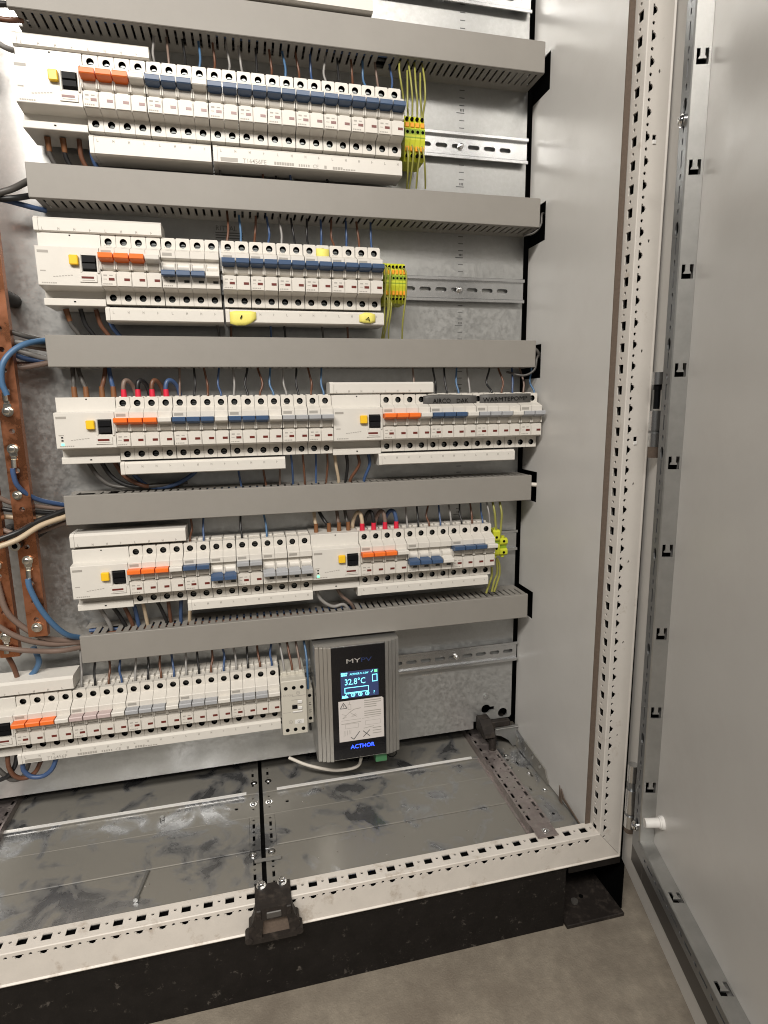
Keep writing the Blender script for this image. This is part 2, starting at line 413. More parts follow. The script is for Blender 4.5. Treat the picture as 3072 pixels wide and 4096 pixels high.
def breaker_body(n):
    if n in BODY: return BODY[n]
    b = MB(); pr = profile(); N = len(pr)
    for k in range(n):
        xa, xb = 17.5*k+(0.5 if k == 0 else 0.2), 17.5*(k+1)-(0.5 if k == n-1 else 0.2)
        # segments 1 (lower terminal face), 11 (upper terminal face) and 12 (top) become pierced patches
        b.prism(pr, xa, xb, skip=(1, 11, 12))
        cx = 17.5*k+8.75
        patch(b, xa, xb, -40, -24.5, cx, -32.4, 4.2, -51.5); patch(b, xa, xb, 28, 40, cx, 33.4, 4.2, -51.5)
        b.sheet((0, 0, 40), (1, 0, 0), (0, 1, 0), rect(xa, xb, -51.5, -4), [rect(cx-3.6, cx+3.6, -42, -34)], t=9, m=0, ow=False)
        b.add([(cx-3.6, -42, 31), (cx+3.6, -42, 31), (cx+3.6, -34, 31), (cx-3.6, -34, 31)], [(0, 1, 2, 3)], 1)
        b.box(xa+0.8, xb-0.8, -51.2, -45, 40, 41.2, 0)
        b.box(xa+1.0, xb-1.0, -34, -22, 40, 42.5, 0, r=0.5)
        # barrel behind the toggles with its collars
        b.cyl((xa+1.6, -61.5, 3.4), (xb-1.6, -61.5, 3.4), 6.0, 14, 0)
        b.box(xa, xa+1.8, -69.0, -60, -2.5, 8.5, 0, r=0.6); b.box(xb-1.8, xb, -69.0, -60, -2.5, 8.5, 0, r=0.6)
        # raised label holder
        b.prism([(xa+0.7, -21), (xb-0.7, -21), (xb-0.7, -7), (xb-2.8, -4.2), (xa+2.8, -4.2), (xa+0.7, -7)], -68.1, -66.9, 0, axis=1)
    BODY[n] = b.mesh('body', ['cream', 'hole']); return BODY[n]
b = MB(); b.prism([(-60, 12.8), (-65, 14.4), (-78.2, 14.9), (-79.2, 13.9), (-79.0, 9.6), (-78, 8.6), (-66.5, 6.0), (-60, 6.4)], 0.35, 17.15)
def tog(off):
    b = MB(); pr = [(-60, 12.8), (-65, 14.4), (-78.2, 14.9), (-79.2, 13.9), (-79.0, 9.6), (-78, 8.6), (-66.5, 6.0), (-60, 6.4)]
    if off: pr = [(y, 6.2-z) for y, z in reversed(pr)]
    b.prism(pr, 0.75, 16.75); return b
TOG = {}
def toggle_mesh(c, off):
    if (c, off) not in TOG: TOG[(c, off)] = tog(off).mesh('toggle', c)
    return TOG[(c, off)]
b = MB(); b.box(8.8, 15.2, -68.35, -68.0, -15.0, -12.0); IND = b.mesh('indicator_window', 'indicator')
b = MB(); b.box(8.8, 15.2, -68.35, -68.0, -15.0, -12.0); IND0 = b.mesh('indicator_window', 'indicator_off')
b = MB(); b.cyl((8.75, -45.2, -33.4), (8.75, -47.0, -33.4), 2.9, 10); b.box(6.2, 11.3, -47.2, -46.9, -33.8, -33.0, 1); SCR = b.mesh('terminal_screw', ['screw', 'hole'])
b = MB(); b.cyl((8.75, -45.2, 32.9), (8.75, -47.0, 32.9), 2.9, 10); b.box(6.2, 11.3, -47.2, -46.9, 32.5, 33.3, 1); SCR2 = b.mesh('terminal_screw', ['screw', 'hole'])
b = MB()
b.box(2.2, 13.6, -67.15, -66.95, 16.4, 20.0, 0)
b.box(3.0, 7.0, -68.25, -68.05, -9.8, -8.2, 1); b.box(9.6, 13.4, -68.25, -68.05, -9.6, -8.4, 1); b.box(2.6, 6.5, -68.25, -68.05, -13.8, -13.1, 1)
for q in range(5): b.box(2.0+q*2.2, 3.6+q*2.2, -68.25, -68.05, -19.6, -18.2, 1)
for q in range(4): b.box(3.5+q*2.0, 4.9+q*2.0, -51.62, -51.48, 28.9, 29.6, 1)
PRN = b.mesh('printed_marking', ['badge', 'ink_grey'])
TXTN = {'orange': 'orange', 'blue_toggle': 'dark blue', 'grey_toggle': 'light grey', 'rose_toggle': 'pinkish grey'}
def breaker(row, x, poles, n, colors, off, label):
    r = root('circuit_breaker', label, 'circuit breaker', (x, 0, ROWZ[row]), 'cream circuit breakers on the rails')
    obj('body', breaker_body(n), r)
    for k in range(n):
        d = (17.5*k, 0, 0)
        obj('toggle', toggle_mesh(colors[k], off), r, d)
        obj('indicator_window', IND0 if off else IND, r, d)
        obj('terminal_screw', SCR, r, d); obj('terminal_screw', SCR2, r, d)
    obj('printed_marking', PRN, r, kind='stuff')
    return r
def rcd_body():
    b = MB()
    pr = [(-4, -43), (-52.5, -43), (-53, -42.4), (-53, -35.5), (-52, -34.5), (-45.5, -33.5), (-45.5, -25.0), (-66.5, -22.2), (-67, -21.6), (-67, 21.6), (-66.4, 22.2), (-52, 23.6), (-52, 40.6), (-51.4, 41.2), (-4, 41.2)]
    # front panel with an opening for the toggle
    b.prism(pr, 0.2, 69.8, skip=(8,))
    b.sheet((0, -67, 0), (1, 0, 0), (0, 0, 1), rect(0.2, 69.8, -21.6, 21.6), [rect(50.2, 66.2, -5.4, 13.4)], t=7, ow=False)
    b.box(50.2, 66.2, -60.2, -60, -5.4, 13.4, 1)
    b.box(47.6, 50.0, -68.6, -66.9, -7.4, 14.4, 0, r=0.7); b.box(66.4, 68.8, -68.6, -66.9, -7.4, 14.4, 0, r=0.7)
    b.prism([(46.2, -17.5), (65.5, -17.5), (65.5, -8.6), (63, -6.2), (50, -6.2), (46.2, -8.6)], -68.2, -66.9, 0, axis=1)
    b.box(33.6, 36.0, -53.2, -52.9, -39.0, -37.4, 1); b.box(35, 36.8, -52.2, -51.9, 38.0, 39.4, 1)
    return b.mesh('body', ['cream2', 'hole'])
RCD = rcd_body()
b = MB(); b.prism([(-60, 12.4), (-66, 12.8), (-71.2, 11.6), (-71.4, 4.8), (-69.6, 3.6), (-70.6, -2.6), (-66, -4.8), (-60, -4.8)], 51.2, 65.4); RCDT = b.mesh('toggle', 'black')
b = MB(); b.box(37.0, 47.0, -72.4, -66.9, 1.2, 12.4, r=0.9); RCDB = b.mesh('test_button', 'yellow_button')
b = MB(); b.box(48.4, 62.2, -68.45, -68.1, -13.6, -11.2); RCDW = b.mesh('indicator_window', 'indicator')
b = MB(); b.box(2.2, 14.2, -67.15, -66.95, 14.6, 17.6, 0)
for q in range(7): b.box(17+q*3.2, 19.4+q*3.2, -67.12, -66.95, -12.6+0.35*q, -11.6+0.35*q, 1)
for q in range(7): b.box(4+q*2.4, 5.8+q*2.4, -67.12, -66.95, -20.0, -18.6, 1)
b.box(3.5, 9.5, -67.12, -66.95, -6.4, -5.0, 1); b.box(49, 63, -68.3, -68.1, -15.9, -15.2, 1)
RCDP = b.mesh('printed_marking', ['badge', 'ink_grey'])
b = MB()
for a in range(8):
    pass
def rcd(row, x, led, label):
    r = root('residual_current_unit', label, 'circuit breaker', (x, 0, ROWZ[row]), 'wide cream earth leakage units on the rails')
    obj('body', RCD, r); obj('toggle', RCDT, r); obj('test_button', RCDB, r); obj('indicator_window', RCDW, r); obj('printed_marking', RCDP, r, kind='stuff')
    if led:
        b = MB(); b.box(5.6, 9.2, -67.5, -66.9, -18.6, -15.6, r=0.4); obj('status_lamp', b.mesh('status_lamp', 'led_green'), r)
        b = MB(); b.box(6.2, 8.6, -67.2, -66.9, -9.4, -7.6); b.box(6.2, 8.6, -67.2, -66.9, -13.2, -11.4); obj('lamp_window', b.mesh('lamp_window', 'hole'), r)
    return r
OR = ['orange']*3 + ['white_toggle']; BL = ['blue_toggle']*3 + ['white_toggle']; GR = ['grey_toggle']*3 + ['white_toggle']; RO = ['rose_toggle']*3 + ['white_toggle']
B2 = ['blue_toggle']*2; G2 = ['grey_toggle']*2
def lab4(c, where, off=False): return 'four-pole breaker, three %s toggles%s, %s' % (c, ' switched down' if off else '', where)
# top row
x = 50.82-8.75
rcd(0, x-70, False, 'wide unit with yellow button and black toggle, left end of the top row')
breaker(0, x, 0, 4, ['orange']*3+['white_toggle'], False, lab4('orange', 'in the top row'))
breaker(0, x+70, 4, 4, BL, False, lab4('dark blue', 'in the top row'))
for k in range(7): breaker(0, x+140+35*k, 8+2*k, 2, B2, False, 'two-pole breaker with dark blue toggles, %s of the seven from left in the top row' % ORD[k])
# second row
x = 52.22-8.75
rcd(1, x-70, False, 'wide unit with yellow button and black toggle, left end of the second row')
breaker(1, x, 0, 4, OR, False, lab4('orange', 'in the second row'))
breaker(1, x+70, 4, 4, BL, True, lab4('dark blue', 'in the second row', True))
for k in range(6): breaker(1, 186.06+35*k, 8+2*k, 2, B2, False, 'two-pole breaker with dark blue toggles, %s of the six from left in the second row' % ORD[k])
# middle row
x = 51.64-8.75
rcd(2, x-70, True, 'wide unit with yellow button and green lamp, left end of the middle row')
breaker(2, x, 0, 4, OR, False, lab4('orange', 'left one in the middle row'))
breaker(2, x+70, 4, 4, BL, False, lab4('dark blue', 'next to the left orange one in the middle row'))
breaker(2, x+140, 8, 4, BL, False, lab4('dark blue', 'second from left in the middle row'))
breaker(2, x+210, 12, 2, G2, False, 'two-pole breaker with light grey toggles, beside the dark blue four-pole one in the middle row')
breaker(2, x+245, 14, 2, G2, False, 'two-pole breaker with light grey toggles, left of the second wide unit in the middle row')
rcd(2, x+280, False, 'wide unit with yellow button in the centre of the middle row, under a busbar cover')
breaker(2, x+350, 20, 4, OR, False, lab4('orange', 'right one in the middle row, partly under black tape'))
breaker(2, x+420, 24, 4, BL, False, lab4('dark blue', 'under the left black tape in the middle row'))
breaker(2, x+490, 28, 4, GR, False, lab4('light grey', 'under the right black tape in the middle row'))
breaker(2, x+560, 32, 2, G2, False, 'two-pole breaker with light grey toggles at the right end of the middle row')
# fourth row
x = 50.58-8.75
rcd(3, x-70, False, 'wide unit with yellow button and black toggle, left end of the fourth row')
breaker(3, x, 0, 4, OR, False, lab4('orange', 'left one in the fourth row'))
breaker(3, x+70, 4, 2, B2, False, 'two-pole breaker with dark blue toggles up, in the fourth row')
breaker(3, x+105, 6, 2, B2, True, 'two-pole breaker with dark blue toggles switched down, in the fourth row')
breaker(3, x+140, 8, 2, G2, False, 'two-pole breaker with light grey toggles up, in the fourth row')
breaker(3, x+175, 10, 2, G2, True, 'two-pole breaker with light grey toggles down, left one of the pair in the fourth row')
breaker(3, x+210, 12, 2, G2, True, 'two-pole breaker with light grey toggles down, beside the green lamp in the fourth row')
rcd(3, x+245, True, 'wide unit with yellow button and green lit lamp in the centre of the fourth row')
breaker(3, x+315, 18, 4, OR, False, lab4('orange', 'right one in the fourth row'))
breaker(3, x+385, 22, 4, BL, True, lab4('dark blue', 'in the fourth row', True))
breaker(3, x+455, 26, 4, BL, False, lab4('dark blue', 'at the right end of the fourth row'))
# bottom row
x = -109.0-8.75
rcd(4, x-70, False, 'wide unit cut off by the left edge in the bottom row, black toggle just visible')
breaker(4, x, 0, 4, OR, False, lab4('orange', 'in the bottom row'))
breaker(4, x+70, 4, 4, RO, False, lab4('pinkish grey', 'in the bottom row'))
for k in range(3): breaker(4, x+140+70*k, 8+4*k, 4, GR, False, lab4('light grey', '%s of the three in the bottom row' % ('leftmost', 'middle', 'rightmost')[k]))

# ---------------------------------------------------------------- busbar covers
def comb(row, x0, x1, ztop, zbot, label, caption=None, yb=-20.0, glyph=True, up=False):
    zc = (ztop+zbot)/2
    r = root('busbar_cover', label, 'busbar cover', (x0, yb, zbot), 'cream busbar covers along the rows')
    b = MB(); c = 3.0
    pr = [(yb, zbot), (-52.5, zbot), (-55, zbot+1.2), (-55, ztop-c), (-51, ztop), (yb, ztop)]
    b.prism(pr, x0+5.2, x1)
    for k in range(int((x1-x0)/17.5)):
        xx = x0+8.75+17.5*k
        b.box(xx-1.5, xx+1.5, -40, -36, ztop if not up else zbot-6, ztop+6 if not up else zbot, 1)
    part(b, 'cover', ['cream2', 'screw'], r)
    b = MB(); b.prism([(yb-0.5, zbot-0.4), (-53, zbot-0.4), (-55.5, zbot+1.0), (-55.5, ztop-c), (-51.2, ztop+0.4), (yb-0.5, ztop+0.4)], x0, x0+5.0)
    part(b, 'end_cap', 'cream2', r)
    if glyph:
        b = MB(); n = int((x1-x0)/17.5+0.3)
        for k in range(n):
            xx = x0+9.5+17.5*k; zz = (zbot+3.2 if up else ztop-6.4); g = k % 4
            b.box(xx-1.1, xx-0.5, -55.12, -54.98, zz-1.6, zz+1.6)
            if g in (1, 2): b.box(xx+0.5, xx+1.1, -55.12, -54.98, zz-1.6, zz+1.6); b.box(xx-0.6, xx+0.6, -55.12, -54.98, zz-0.3, zz+0.5)
            if g == 0: b.box(xx-0.6, xx+0.9, -55.12, -54.98, zz-1.6, zz-1.0)
            if g == 3: b.box(xx-0.6, xx+0.7, -55.12, -54.98, zz-0.3, zz+0.3)
        part(b, 'phase_marks', 'ink_grey', r)
    if caption:
        z = zbot+2.0 - zbot; bx = 8.5
        b = MB(); b.box(x0+bx, x0+bx+21, -55.14, -54.98, zbot+2.0, zbot+6.6); part(b, 'maker_badge', 'badge', r)
        text('printed_text', caption, 7.2, (bx+27, -55.15-yb, 2.0), r, 'ink_grey', bold=0.012)
        text('approval_mark', 'CE', 6.2, (bx+115, -55.15-yb, 2.0), r, 'ink_grey', bold=0.012)
        b = MB()
        for q in range(8): b.box(x0+bx+66+q*3.2, x0+bx+68.6+q*3.2, -55.13, -54.98, zbot+2.6, zbot+6.0)
        for q in range(5): b.box(x0+bx+97+q*3.0, x0+bx+98.8+q*3.0, -55.13, -54.98, zbot+2.6, zbot+5.4)
        b.box(x0+bx+130, x0+bx+133, -55.13, -54.98, zbot+2.4, zbot+6.0)
        for q in range(9): b.box(x0+bx+141+q*3.4, x0+bx+143.6+q*3.4, -55.13, -54.98, zbot+2.2, zbot+(5.4 if q < 4 else 3.8))
        part(b, 'small_print', 'ink_grey', r)
R0, R1, R2, R3, R4 = ROWZ
comb(0, -28.5, 117, R0+56.5, R0+41.6, 'cream busbar cover above the left end of the top row', up=True, yb=-18)
comb(0, 42.3, 181.5, R0-44.8, R0-66.5, 'short cream busbar cover below the orange and blue four-pole breakers of the top row', glyph=True)
comb(0, 184.0, 427, R0-44.8, R0-65.5, 'long cream busbar cover with printed code T16456FE below the top row', caption='T16456FE')
comb(1, -28.3, 115.5, R1+58.6, R1+41.5, 'cream busbar cover above the left end of the second row', up=True, yb=-18)
comb(1, 42.3, 184.5, R1-43.6, R1-60.8, 'short cream busbar cover below the left half of the second row, without tape')
comb(1, 187.2, 399.3, R1-43.0, R1-60.5, 'long cream busbar cover below the second row with two yellow tape notes')
comb(2, 42.3, 255.5, R2-42.5, R2-59.5, 'long cream busbar cover below the left half of the middle row')
comb(2, 320.8, 471.3, R2+58.2, R2+42.4, 'cream busbar cover above the centre of the middle row, beside black tape', up=True, yb=-18)
comb(2, 389.0, 601.2, R2-42.8, R2-59.5, 'long cream busbar cover below the right half of the middle row')
comb(3, -28.0, 116.5, R3+62.6, R3+44.5, 'cream busbar cover above the left end of the fourth row', up=True, yb=-18)
comb(3, 112.4, 286.7, R3-40.6, R3-55.8, 'cream busbar cover below the two-pole breakers of the fourth row')
comb(3, 353.5, 561.7, R3-40.6, R3-56.0, 'long cream busbar cover below the right half of the fourth row')
comb(4, -190, -44.0, R4+63.0, R4+44.5, 'cream busbar cover above the left end of the bottom row, cut by the picture edge', up=True, yb=-18)
comb(4, -123.5, 231.5, R4-40.6, R4-57.0, 'long cream busbar cover with printed code T16456F below the bottom row', caption='T16456F')
comb(0, 80.0, 390.5, 523.8+16, 514.6, 'grey busbar cover cut off by the upper picture edge, above the topmost duct', glyph=False)
# ---------------------------------------------------------------- tape notes
def tape(pts, z0, z1, y, m, label, marks=None, words=None, bulge=2.0):
    # a strip of tape as a thin bent sheet: pts = list of (x, dy, dz)
    r = root('tape_note', label, 'tape', (pts[0][0], y, z0))
    b = MB(); v = []; n = len(pts)
    for (x, dy, dzt, dzb) in pts:
        for k in range(5):
            t = k/4; z = z0+dzb + (z1+dzt-z0-dzb)*t
            v.append((x, y+dy-bulge*math.sin(math.pi*t)*0.4, z))
    o = len(v); v += [(p[0], p[1]+0.5, p[2]) for p in v]
    fs = [(i*5+k, (i+1)*5+k, (i+1)*5+k+1, i*5+k+1) for i in range(n-1) for k in range(4)]
    fs += [tuple(reversed([q+o for q in f])) for f in fs]
    for k in range(4): fs += [(k, k+1, o+k+1, o+k), ((n-1)*5+k+1, (n-1)*5+k, o+(n-1)*5+k, o+(n-1)*5+k+1)]
    for i in range(n-1): fs += [((i+1)*5, i*5, o+i*5, o+(i+1)*5), (i*5+4, (i+1)*5+4, o+(i+1)*5+4, o+i*5+4)]
    b.add(v, fs, 0, True); part(b, 'strip', m, r)
    for (s, size, x, z, rot, wd) in words or []:
        text('handwriting', s, size, (x-pts[0][0], -bulge*0.4-1.7, z-z0), r, 'marker', bold=0.004, rot=rot, width=wd)
    return r
tape([(456, 0.3, -1.5, 0), (464, -0.8, -0.2, 0.1), (480, -0.4, 0.8, -0.1), (500, -0.9, 0.4, 0), (520, -0.4, -0.6, 0), (538, 0.2, -1.4, 0.4)], 23.6, 38.4, -54.2, 'tape_black', 'left black tape label handwritten AIRCO DAK on the middle row',
     words=[('AIRCO', 9.4, 470, 26.6, 0.0, 27), ('DAK', 8.6, 506.5, 26.6, -0.03, 18)])
tape([(543, 0.2, -0.4, 0.2), (560, -0.8, 0.1, 0), (580, -0.3, 0.3, 0.2), (600, -0.9, 0.7, 0.3), (625, 0.3, 0.6, -0.3)], 23.4, 38.6, -54.2, 'tape_black', 'right black tape label handwritten WARMTEPOMP on the middle row',
     words=[('WARMTEPOMP', 8.8, 547.5, 27.4, -0.03, 71)])
tape([(308.5, 0.2, 0, 0.5), (317, -0.3, 0.2, -0.4), (325.5, 0.2, -0.6, 0.4)], 219.0, 230.6, -53.4, 'tape_yellow', 'small plain yellow tape over a screw hole in the second row')
tape([(192.5, 0.2, -1, 2.2), (200, -0.5, 0.3, -0.2), (212, -0.2, 0.5, 0.2), (219, -0.6, 0.4, 3.0), (226, 0.2, -0.6, 8.5)], 130.4, 148.2, -56.6, 'tape_yellow', 'torn yellow tape note with a faint 1, below the second row', words=[('1', 7, 205, 139, 0.5, 1.6)])
tape([(364.2, 0.2, -3, 1.5), (372, -0.4, 0.2, 0), (380, -0.3, 0, -0.4), (386.6, 0.2, -2, 1.8)], 136.2, 149.8, -56.6, 'tape_yellow', 'small yellow tape note with a scribbled letter A, below the second row', words=[('A', 7.5, 372, 140, 0.3, 7)])

# ---------------------------------------------------------------- wires
CN = {'w_black': 'black', 'w_brown': 'brown', 'w_lbrown': 'light brown', 'w_grey': 'grey', 'w_dgrey': 'dark grey', 'w_blue': 'dark blue', 'w_sky': 'blue', 'w_beige': 'beige', 'w_white': 'white', 'pe_wire': 'yellow-green'}
def jit(a): return random.uniform(-a, a)
def wire(pts, rad, m, label, group, name='wire', ferrules=(), lugs=()):
    b = MB(); b.tube(pts, rad, 8 if rad > 1.4 else 6, sub=5)
    base = pts[0]; o = solo(b, name, m, label, name.replace('_', ' '), base, group); LOC[o.name] = tuple(base)
    for p, q, rr, fm_ in ferrules:
        f = MB(); f.cyl(p, q, rr, 10, r1=rr*0.86); part(f, 'ferrule', fm_, o)
    return o
# bundles lying inside the ducts, seen only through the slots
for i in range(5):
    b = MB(); zc = DT[i]-DH/2
    for k in range(11):
        zz = zc - 12 + 24*(k % 4)/3; yy = -8 - 13*(k//4) - 3*(k % 2); pts = []; x = DXL+4
        while x < DXR-4: pts.append((x, max(-40, min(-4, yy+jit(4))), max(zc-14, min(zc+14, zz+jit(4))))); x += 62
        b.tube(pts, 2.9, 6, k % 5, sub=3)
    solo(b, 'wire_bundle', ['w_black', 'w_dgrey', 'w_brown', 'w_blue', 'w_black'], 'dark wires packed inside the %s duct, seen through its slots' % NAMES[i], 'wire bundle', (DXL+4, -20, zc), kind='stuff')
def jit(a): return random.uniform(-a, a)
def drop(row, x, duct, m, n, rad=1.5, top=True, sag=2.5, extra=''):
    # wire from a duct into the breaker terminal at x
    zr = ROWZ[row]; sgn = 1 if top else -1
    zt = zr + sgn*(36 if top else 34); zd = (DT[duct]-DH-0 if top else DT[duct]) 
    xd = x + jit(3.0); j = jit(sag)
    pts = [(xd, -24+jit(4), zd + (10 if top else -10)*1.0), (xd+j*0.3, -26, zd - sgn*2), (x+j, -30+jit(5), (zd*0.5+zt*0.5)), (x+jit(0.6), -37, zt+sgn*9), (x, -38, zt)]
    side = 'from above' if top else 'from below'
    return wire(pts, rad, m, '%s wire into the %s pole from left of the %s row, %s' % (CN[m], ORD[n], ROWN[row], side), 'thin wires between ducts and breakers')
def px(row, k):
    return [50.82, 52.22, 51.64, 50.58, -109.0][row] + 17.5*k
Gy, Bk, Br, Bl, Lb, Dg, Be, Sk = 'w_grey', 'w_black', 'w_brown', 'w_blue', 'w_lbrown', 'w_dgrey', 'w_beige', 'w_sky'
seq = [Gy, Br, Bk, Bl, Br, Bl, Gy, Bl, Bk, Bl, Br, Sk, Br, Bl, Gy, Bl, Bk, Sk, Lb, Bl]
seq = [Gy, Lb, Bk, Sk, Br, Gy, Gy, Bk, Br, Sk, Br, Bl, Gy, Bk, Br, Sk, Lb, Bl]
for k, m in enumerate(seq): drop(0, px(0, 4+k), 0, m, 4+k)
for k, m in enumerate([Br, Sk, Br, Bl, Gy, Bk, Bk, Bl, Br, Bl, Br, Bl]): drop(1, 186.06+8.75+17.5*k, 1, m, 8+k)
for k, m in enumerate([Lb, Bk, Br, Bl, Gy, Bk, Br, Sk, Gy, Bk, Br, Sk]): drop(2, px(2, 4+k), 2, m, 4+k, sag=4)
for k, m in zip((22, 24, 25, 26, 27, 29, 30, 31, 32, 33), (Lb, Bk, Bk, Sk, Gy, Bk, Br, Bl, Lb, Sk)): drop(2, px(2, k+1) - 8, 2, m, k, sag=4)
for k, m in ((4, Br), (5, Bl), (8, Bk), (10, Sk)): drop(3, px(3, k), 3, m, k)
for k, m in enumerate([Gy, Bk, Br, Bl, Gy, Bk, Br, Bl]): drop(3, px(3, 22+k), 3, m, 22+k)
for k, m in enumerate([Gy, Bk, Br, Bl]*4): drop(4, px(4, 4+k), 4, m, 4+k, rad=1.6)
# below the rows
for k, m in ((8, Dg), (11, Br), (12, Bk), (13, Bl), (16, Bk)): drop(0, px(0, k), 1, m, k, top=False)
for k, m in ((7, Dg), (8, Br), (11, Bl), (12, Bk), (15, Dg), (17, Br)): drop(1, px(1, k), 2, m, k, top=False)
for k, m in ((8, Bl), (10, Br), (11, Lb), (12, Bl), (13, Br), (14, Bl), (15, Br)): drop(2, px(2, k)+ (3 if k > 10 else 0), 3, m, k, top=False)
# thick wires of the wide units
def thick(pts, m, label, fer=None, rad=2.9):
    f = []
    if fer:
        a, c = Vector(pts[-1]), Vector(pts[-2]); d = (c-a).normalized()
        f = [(a, a+d*15, rad+0.8, fer)]
    return wire(pts, rad, m, label, 'thick supply wires of the wide units', 'supply_wire', f)
for i, (m, x) in enumerate(((Dg, -8), (Bk, 9), (Br, 27), (Bl, 40))):
    thick([(x+8+2*i, -22, DT[1]-8), (x+5, -26, DT[1]+4), (x, -30, R0-62), (x, -34, R0-44)], m, '%s supply wire hanging from the wide unit of the top row' % CN[m], 'ferrule_brown' if i < 2 else None)
    thick([(x+13+2*i, -22, DT[2]-8), (x+10, -26, DT[2]+4), (x+3, -30, R1-62), (x, -34, R1-44)], m, '%s supply wire hanging from the wide unit of the second row' % CN[m], 'ferrule_brown' if i == 0 else None)
for i, (m, x, xd) in enumerate(((Dg, -8, -10), (Dg, 6, -3), (Br, 25, 29), (Bl, 39, 34))):
    thick([(xd, -22, DT[2]-DH+8), (xd, -25, DT[2]-DH-3), (x*0.5+xd*0.5, -30, R2+62), (x, -36, R2+52), (x, -36, R2+40)], m, '%s supply wire into the left wide unit, middle row, %s from left' % (CN[m], ORD[i]), 'ferrule_brown')
for i, (m, x) in enumerate(((Dg, -2), (Bk, 14), (Br, 30))):
    thick([(120-6*i, -12, DT[3]+8-2*i), (90-8*i, -20, DT[3]+6), (x+34, -26, DT[3]+7), (x+12, -28, R2-65), (x, -30, R2-43)], m, '%s supply wire looping right below the left wide unit of the middle row' % CN[m])
thick([(140, -18, R2-52), (128, -20, R2-66), (100, -20, DT[3]+5), (70, -20, DT[3]+5), (52, -24, R2-62), (44, -28, R2-44)], Bl, 'dark blue supply wire sagging in a bow below the left half of the middle row')
for i, (m, x, xd) in enumerate(((Be, 330, 334), (Bk, 347, 345), (Br, 364, 352), (Bl, 380, 373))):
    thick([(xd, -22, DT[3]-8), (xd, -26, DT[3]+4), (x, -32, R2-60), (x-2, -34, R2-44)], m, '%s supply wire below the centre wide unit of the middle row' % CN[m], rad=2.4)
for i, (m, x, xd) in enumerate(((Be, 297, 296), (Bk, 316, 303), (Lb, 331, 330), (Dg, 345, 342))):
    thick([(xd, -20, DT[3]-DH+8), (xd, -24, DT[3]-DH-3), (x*0.6+xd*0.4, -30, R3+56), (x, -36, R3+50), (x, -36, R3+39)], m, '%s brown-ferruled supply wire into the centre wide unit of the fourth row' % CN[m], 'ferrule_brown', rad=2.6)
for i, (m, x, xd) in enumerate(((Gy, -8, 3), (Bk, 9, 22), (Br, 24, 32), (Bl, 38, 40))):
    thick([(xd, -20, DT[4]-8), (xd, -24, DT[4]+3), (x*0.5+xd*0.5, -30, R3-58), (x, -34, R3-43)], m, '%s supply wire below the left wide unit of the fourth row' % CN[m])
for i, (m, x, xd) in enumerate(((Be, 50, 52), (Bk, 68, 78), (Br, 84, 84), (Bl, 102, 98), (Be, 116, 110))):
    thick([(xd, -20, DT[4]-8), (xd, -25, DT[4]+4), (x*0.5+xd*0.5, -31, R3-56), (x, -34, R3-41)], m, '%s supply wire below the left orange breaker of the fourth row, %s from left' % (CN[m], ORD[i]), rad=2.6)
thick([(345, -30, DT[4]-6), (335, -32, DT[4]+6), (318, -34, DT[4]+5), (300, -36, R3-62), (293, -36, R3-44)], Gy, 'pale grey supply wire looping below the centre wide unit of the fourth row', rad=2.6)
thick([(352, -26, DT[4]-4), (345, -30, DT[4]+8), (332, -32, R3-60), (324, -34, R3-44)], Lb, 'light brown supply wire looping below the centre wide unit of the fourth row', rad=2.6)
# jumper loops with red ferrules
for row, x0, ms in ((2, 51.64, (Lb, Bk, Br, Bl)), (3, 365.6, (Be, Bk, Lb, Bl))):
    for i, m in enumerate(ms):
        x = x0 + 17.5*i; zr = ROWZ[row]; dx = (1 if row == 2 else -1)*(10 if i < 3 else 13); H = 22 if row == 2 else 26
        wire([(x, -38, zr+40), (x, -38, zr+54), (x+dx*0.25, -36, zr+40+H), (x+dx*0.7, -31, zr+40+H-1), (x+dx*1.1, -24, zr+52), (x+dx*1.25, -20, zr+36)], 3.0, m,
             '%s jumper wire with red ferrule, %s of the four loops over the %s row' % (CN[m], ORD[i], ROWN[row]), 'jumper loops with red ferrules', 'jumper_wire', [((x, -38, zr+40), (x, -38, zr+51), 3.9, 'ferrule_red')])
